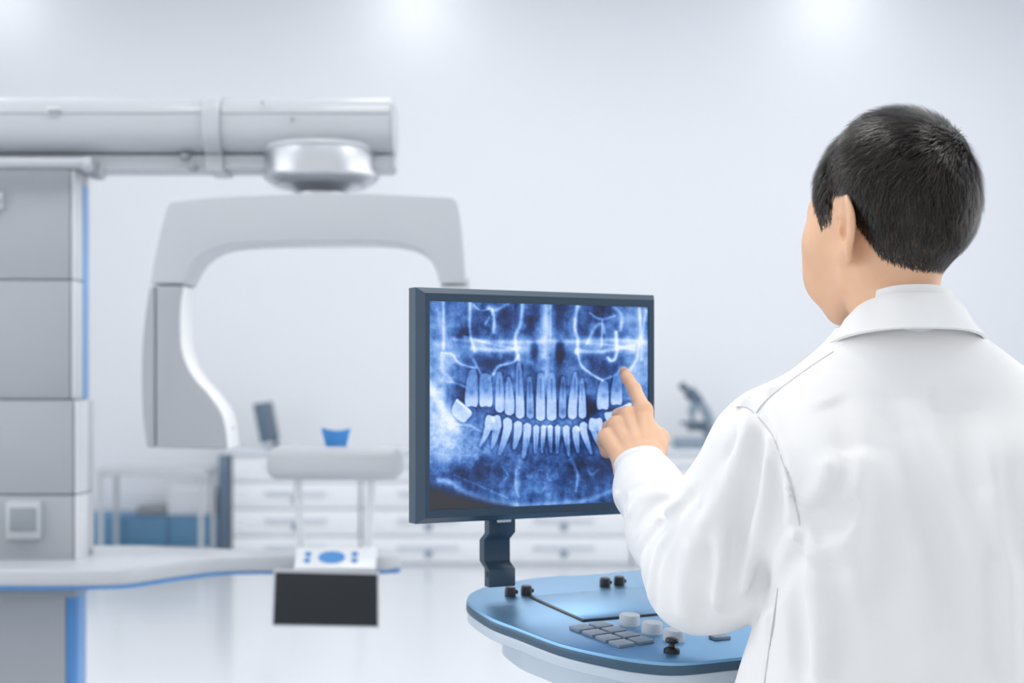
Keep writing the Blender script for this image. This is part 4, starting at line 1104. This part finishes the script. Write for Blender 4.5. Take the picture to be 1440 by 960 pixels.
def seam(px_pts, r=.0010, m='seam'):
    q = [ray_hit(coat_f, *pp) for pp in smooth_poly(px_pts, 5)]
    q = [x+np.array((0, -.0009, 0)) for x in q if x is not None]
    return sub(tube('seam', q, r, M[m], n=6), coat)
M['seam'] = mat('seam_thread', (.60, .59, .60), .9, noise=.05)
seam([(1062, 582), (1086, 612), (1106, 665), (1120, 715), (1127, 752)])
seam([(1036, 572), (1050, 573), (1062, 582)])
seam([(1062, 582), (1080, 560), (1130, 522), (1172, 494)], .0007)
seam([(1094, 826), (1086, 880), (1076, 950), (1071, 985)], .0009)
# cuff: a double band round the wrist
wd_ = (wr-elb)/np.linalg.norm(wr-elb)
cs1 = (P(934, 640, dT-.115)-P(866, 662, dT-.115)); cs1 -= wd_*cs1.dot(wd_); cs1 /= np.linalg.norm(cs1); cs2 = np.cross(wd_, cs1)
def band(name, c, s0, s1, ra, rb, m, par, rx=1., thick=.0025, flare=0.):
    bm = bmesh.new(); n = 48; rows = []
    for t_ in np.linspace(0, 1, 5):
        r = ra+(rb-ra)*t_; row = []
        for k in range(n):
            a = 2*math.pi*k/n; wob = 1+.02*math.sin(3*a+1)+.012*math.sin(5*a)
            row.append(bm.verts.new(V3(c+wd_*(s0+(s1-s0)*t_)+(cs1*math.cos(a)*rx+cs2*math.sin(a))*r*wob)))
        rows.append(row)
    for i in range(4):
        for k in range(n): bm.faces.new((rows[i][k], rows[i][(k+1) % n], rows[i+1][(k+1) % n], rows[i+1][k]))
    bmesh.ops.recalc_face_normals(bm, faces=bm.faces)
    bmesh.ops.solidify(bm, geom=bm.faces[:], thickness=thick)
    return sub(from_bm(name, bm, M[m], angle=60), par)
band('cuff', cuff0, -.030, .012, .0365, .0325, 'coat', coat, rx=1.08)
band('cuff_hem', cuff0, .006, .0135, .0335, .0330, 'coat', coat, rx=1.08)

# collar: stand and turned-down leaf, as a swept profile round the neck
NC = from_head((.004, -.036, -.105)); NC = np.array((NC[0]-.001, NC[1]+.004, 1.508))
def collar(name, prof, a0, a1, m, par, n=56, thick=.0035):
    """prof: (radius x, radius y, height, forward drop); angle 0 = back of the neck"""
    bm = bmesh.new(); rows = []
    for k in range(n+1):
        a = a0+(a1-a0)*k/n; row = []
        for (rx, ry, h, dr_) in prof:
            c_, s_ = math.cos(a), math.sin(a)
            x = NC[0]+rx*s_; y = NC[1]-ry*c_
            fr_ = (1-c_)/2
            wob = .0012*math.sin(a*7+h*90)
            row.append(bm.verts.new(V3((x*1., y+wob+.018*fr_, NC[2]+h-dr_*fr_**1.3))))
        rows.append(row)
    for i in range(n):
        for j in range(len(prof)-1): bm.faces.new((rows[i][j], rows[i+1][j], rows[i+1][j+1], rows[i][j+1]))
    bmesh.ops.recalc_face_normals(bm, faces=bm.faces)
    bmesh.ops.solidify(bm, geom=bm.faces[:], thickness=thick)
    o = from_bm(name, bm, M[m], angle=60); return sub(o, par)
collar('collar_stand', [(.054, .050, -.035, .040), (.056, .054, .0, .042), (.052, .050, .029, .050)], -2.75, 2.75, 'shirt', coat)
collar('collar', [(.0535, .052, .018, .046), (.058, .057, .020, .046), (.066, .065, .012, .046), (.075, .072, -.003, .046), (.088, .080, -.018, .046)], -2.6, 2.6, 'coat', coat)

# trousers and shoes, below the picture
def tr_f(p):
    d = None
    for s_ in (-1, 1):
        c_ = chain(p, [(CX+s_*.085, CY, .93), (CX+s_*.10, CY+.012, .5), (CX+s_*.11, CY-.01, .05)], (.11, .080, .068), .02)
        d = c_ if d is None else smin(d, c_, .02)
    return np.maximum(d, .05-p[:, 2])
tV, tQ = surface(tr_f, (.18, 1.42, .02), (.70, 1.76, 1.08), .016)
man.add(link('trousers', np_mesh('trousers', tV, tQ), M['trousers'], angle=0))
for s_ in (-1, 1):
    def sh_f(p, s_=s_):
        c_ = smin(ell(p, (CX+s_*.115, CY+.10, .035), (.048, .09, .04)), ell(p, (CX+s_*.11, CY-.01, .05), (.042, .07, .06)), .03)
        return np.maximum(c_, .0-p[:, 2])
    sV, sQ = surface(sh_f, (CX+s_*.115-.07, CY-.12, -.03), (CX+s_*.115+.07, CY+.22, .14), .008)
    man.add(link('shoe', np_mesh('shoe', sV, sQ), M['shoe'], angle=0))
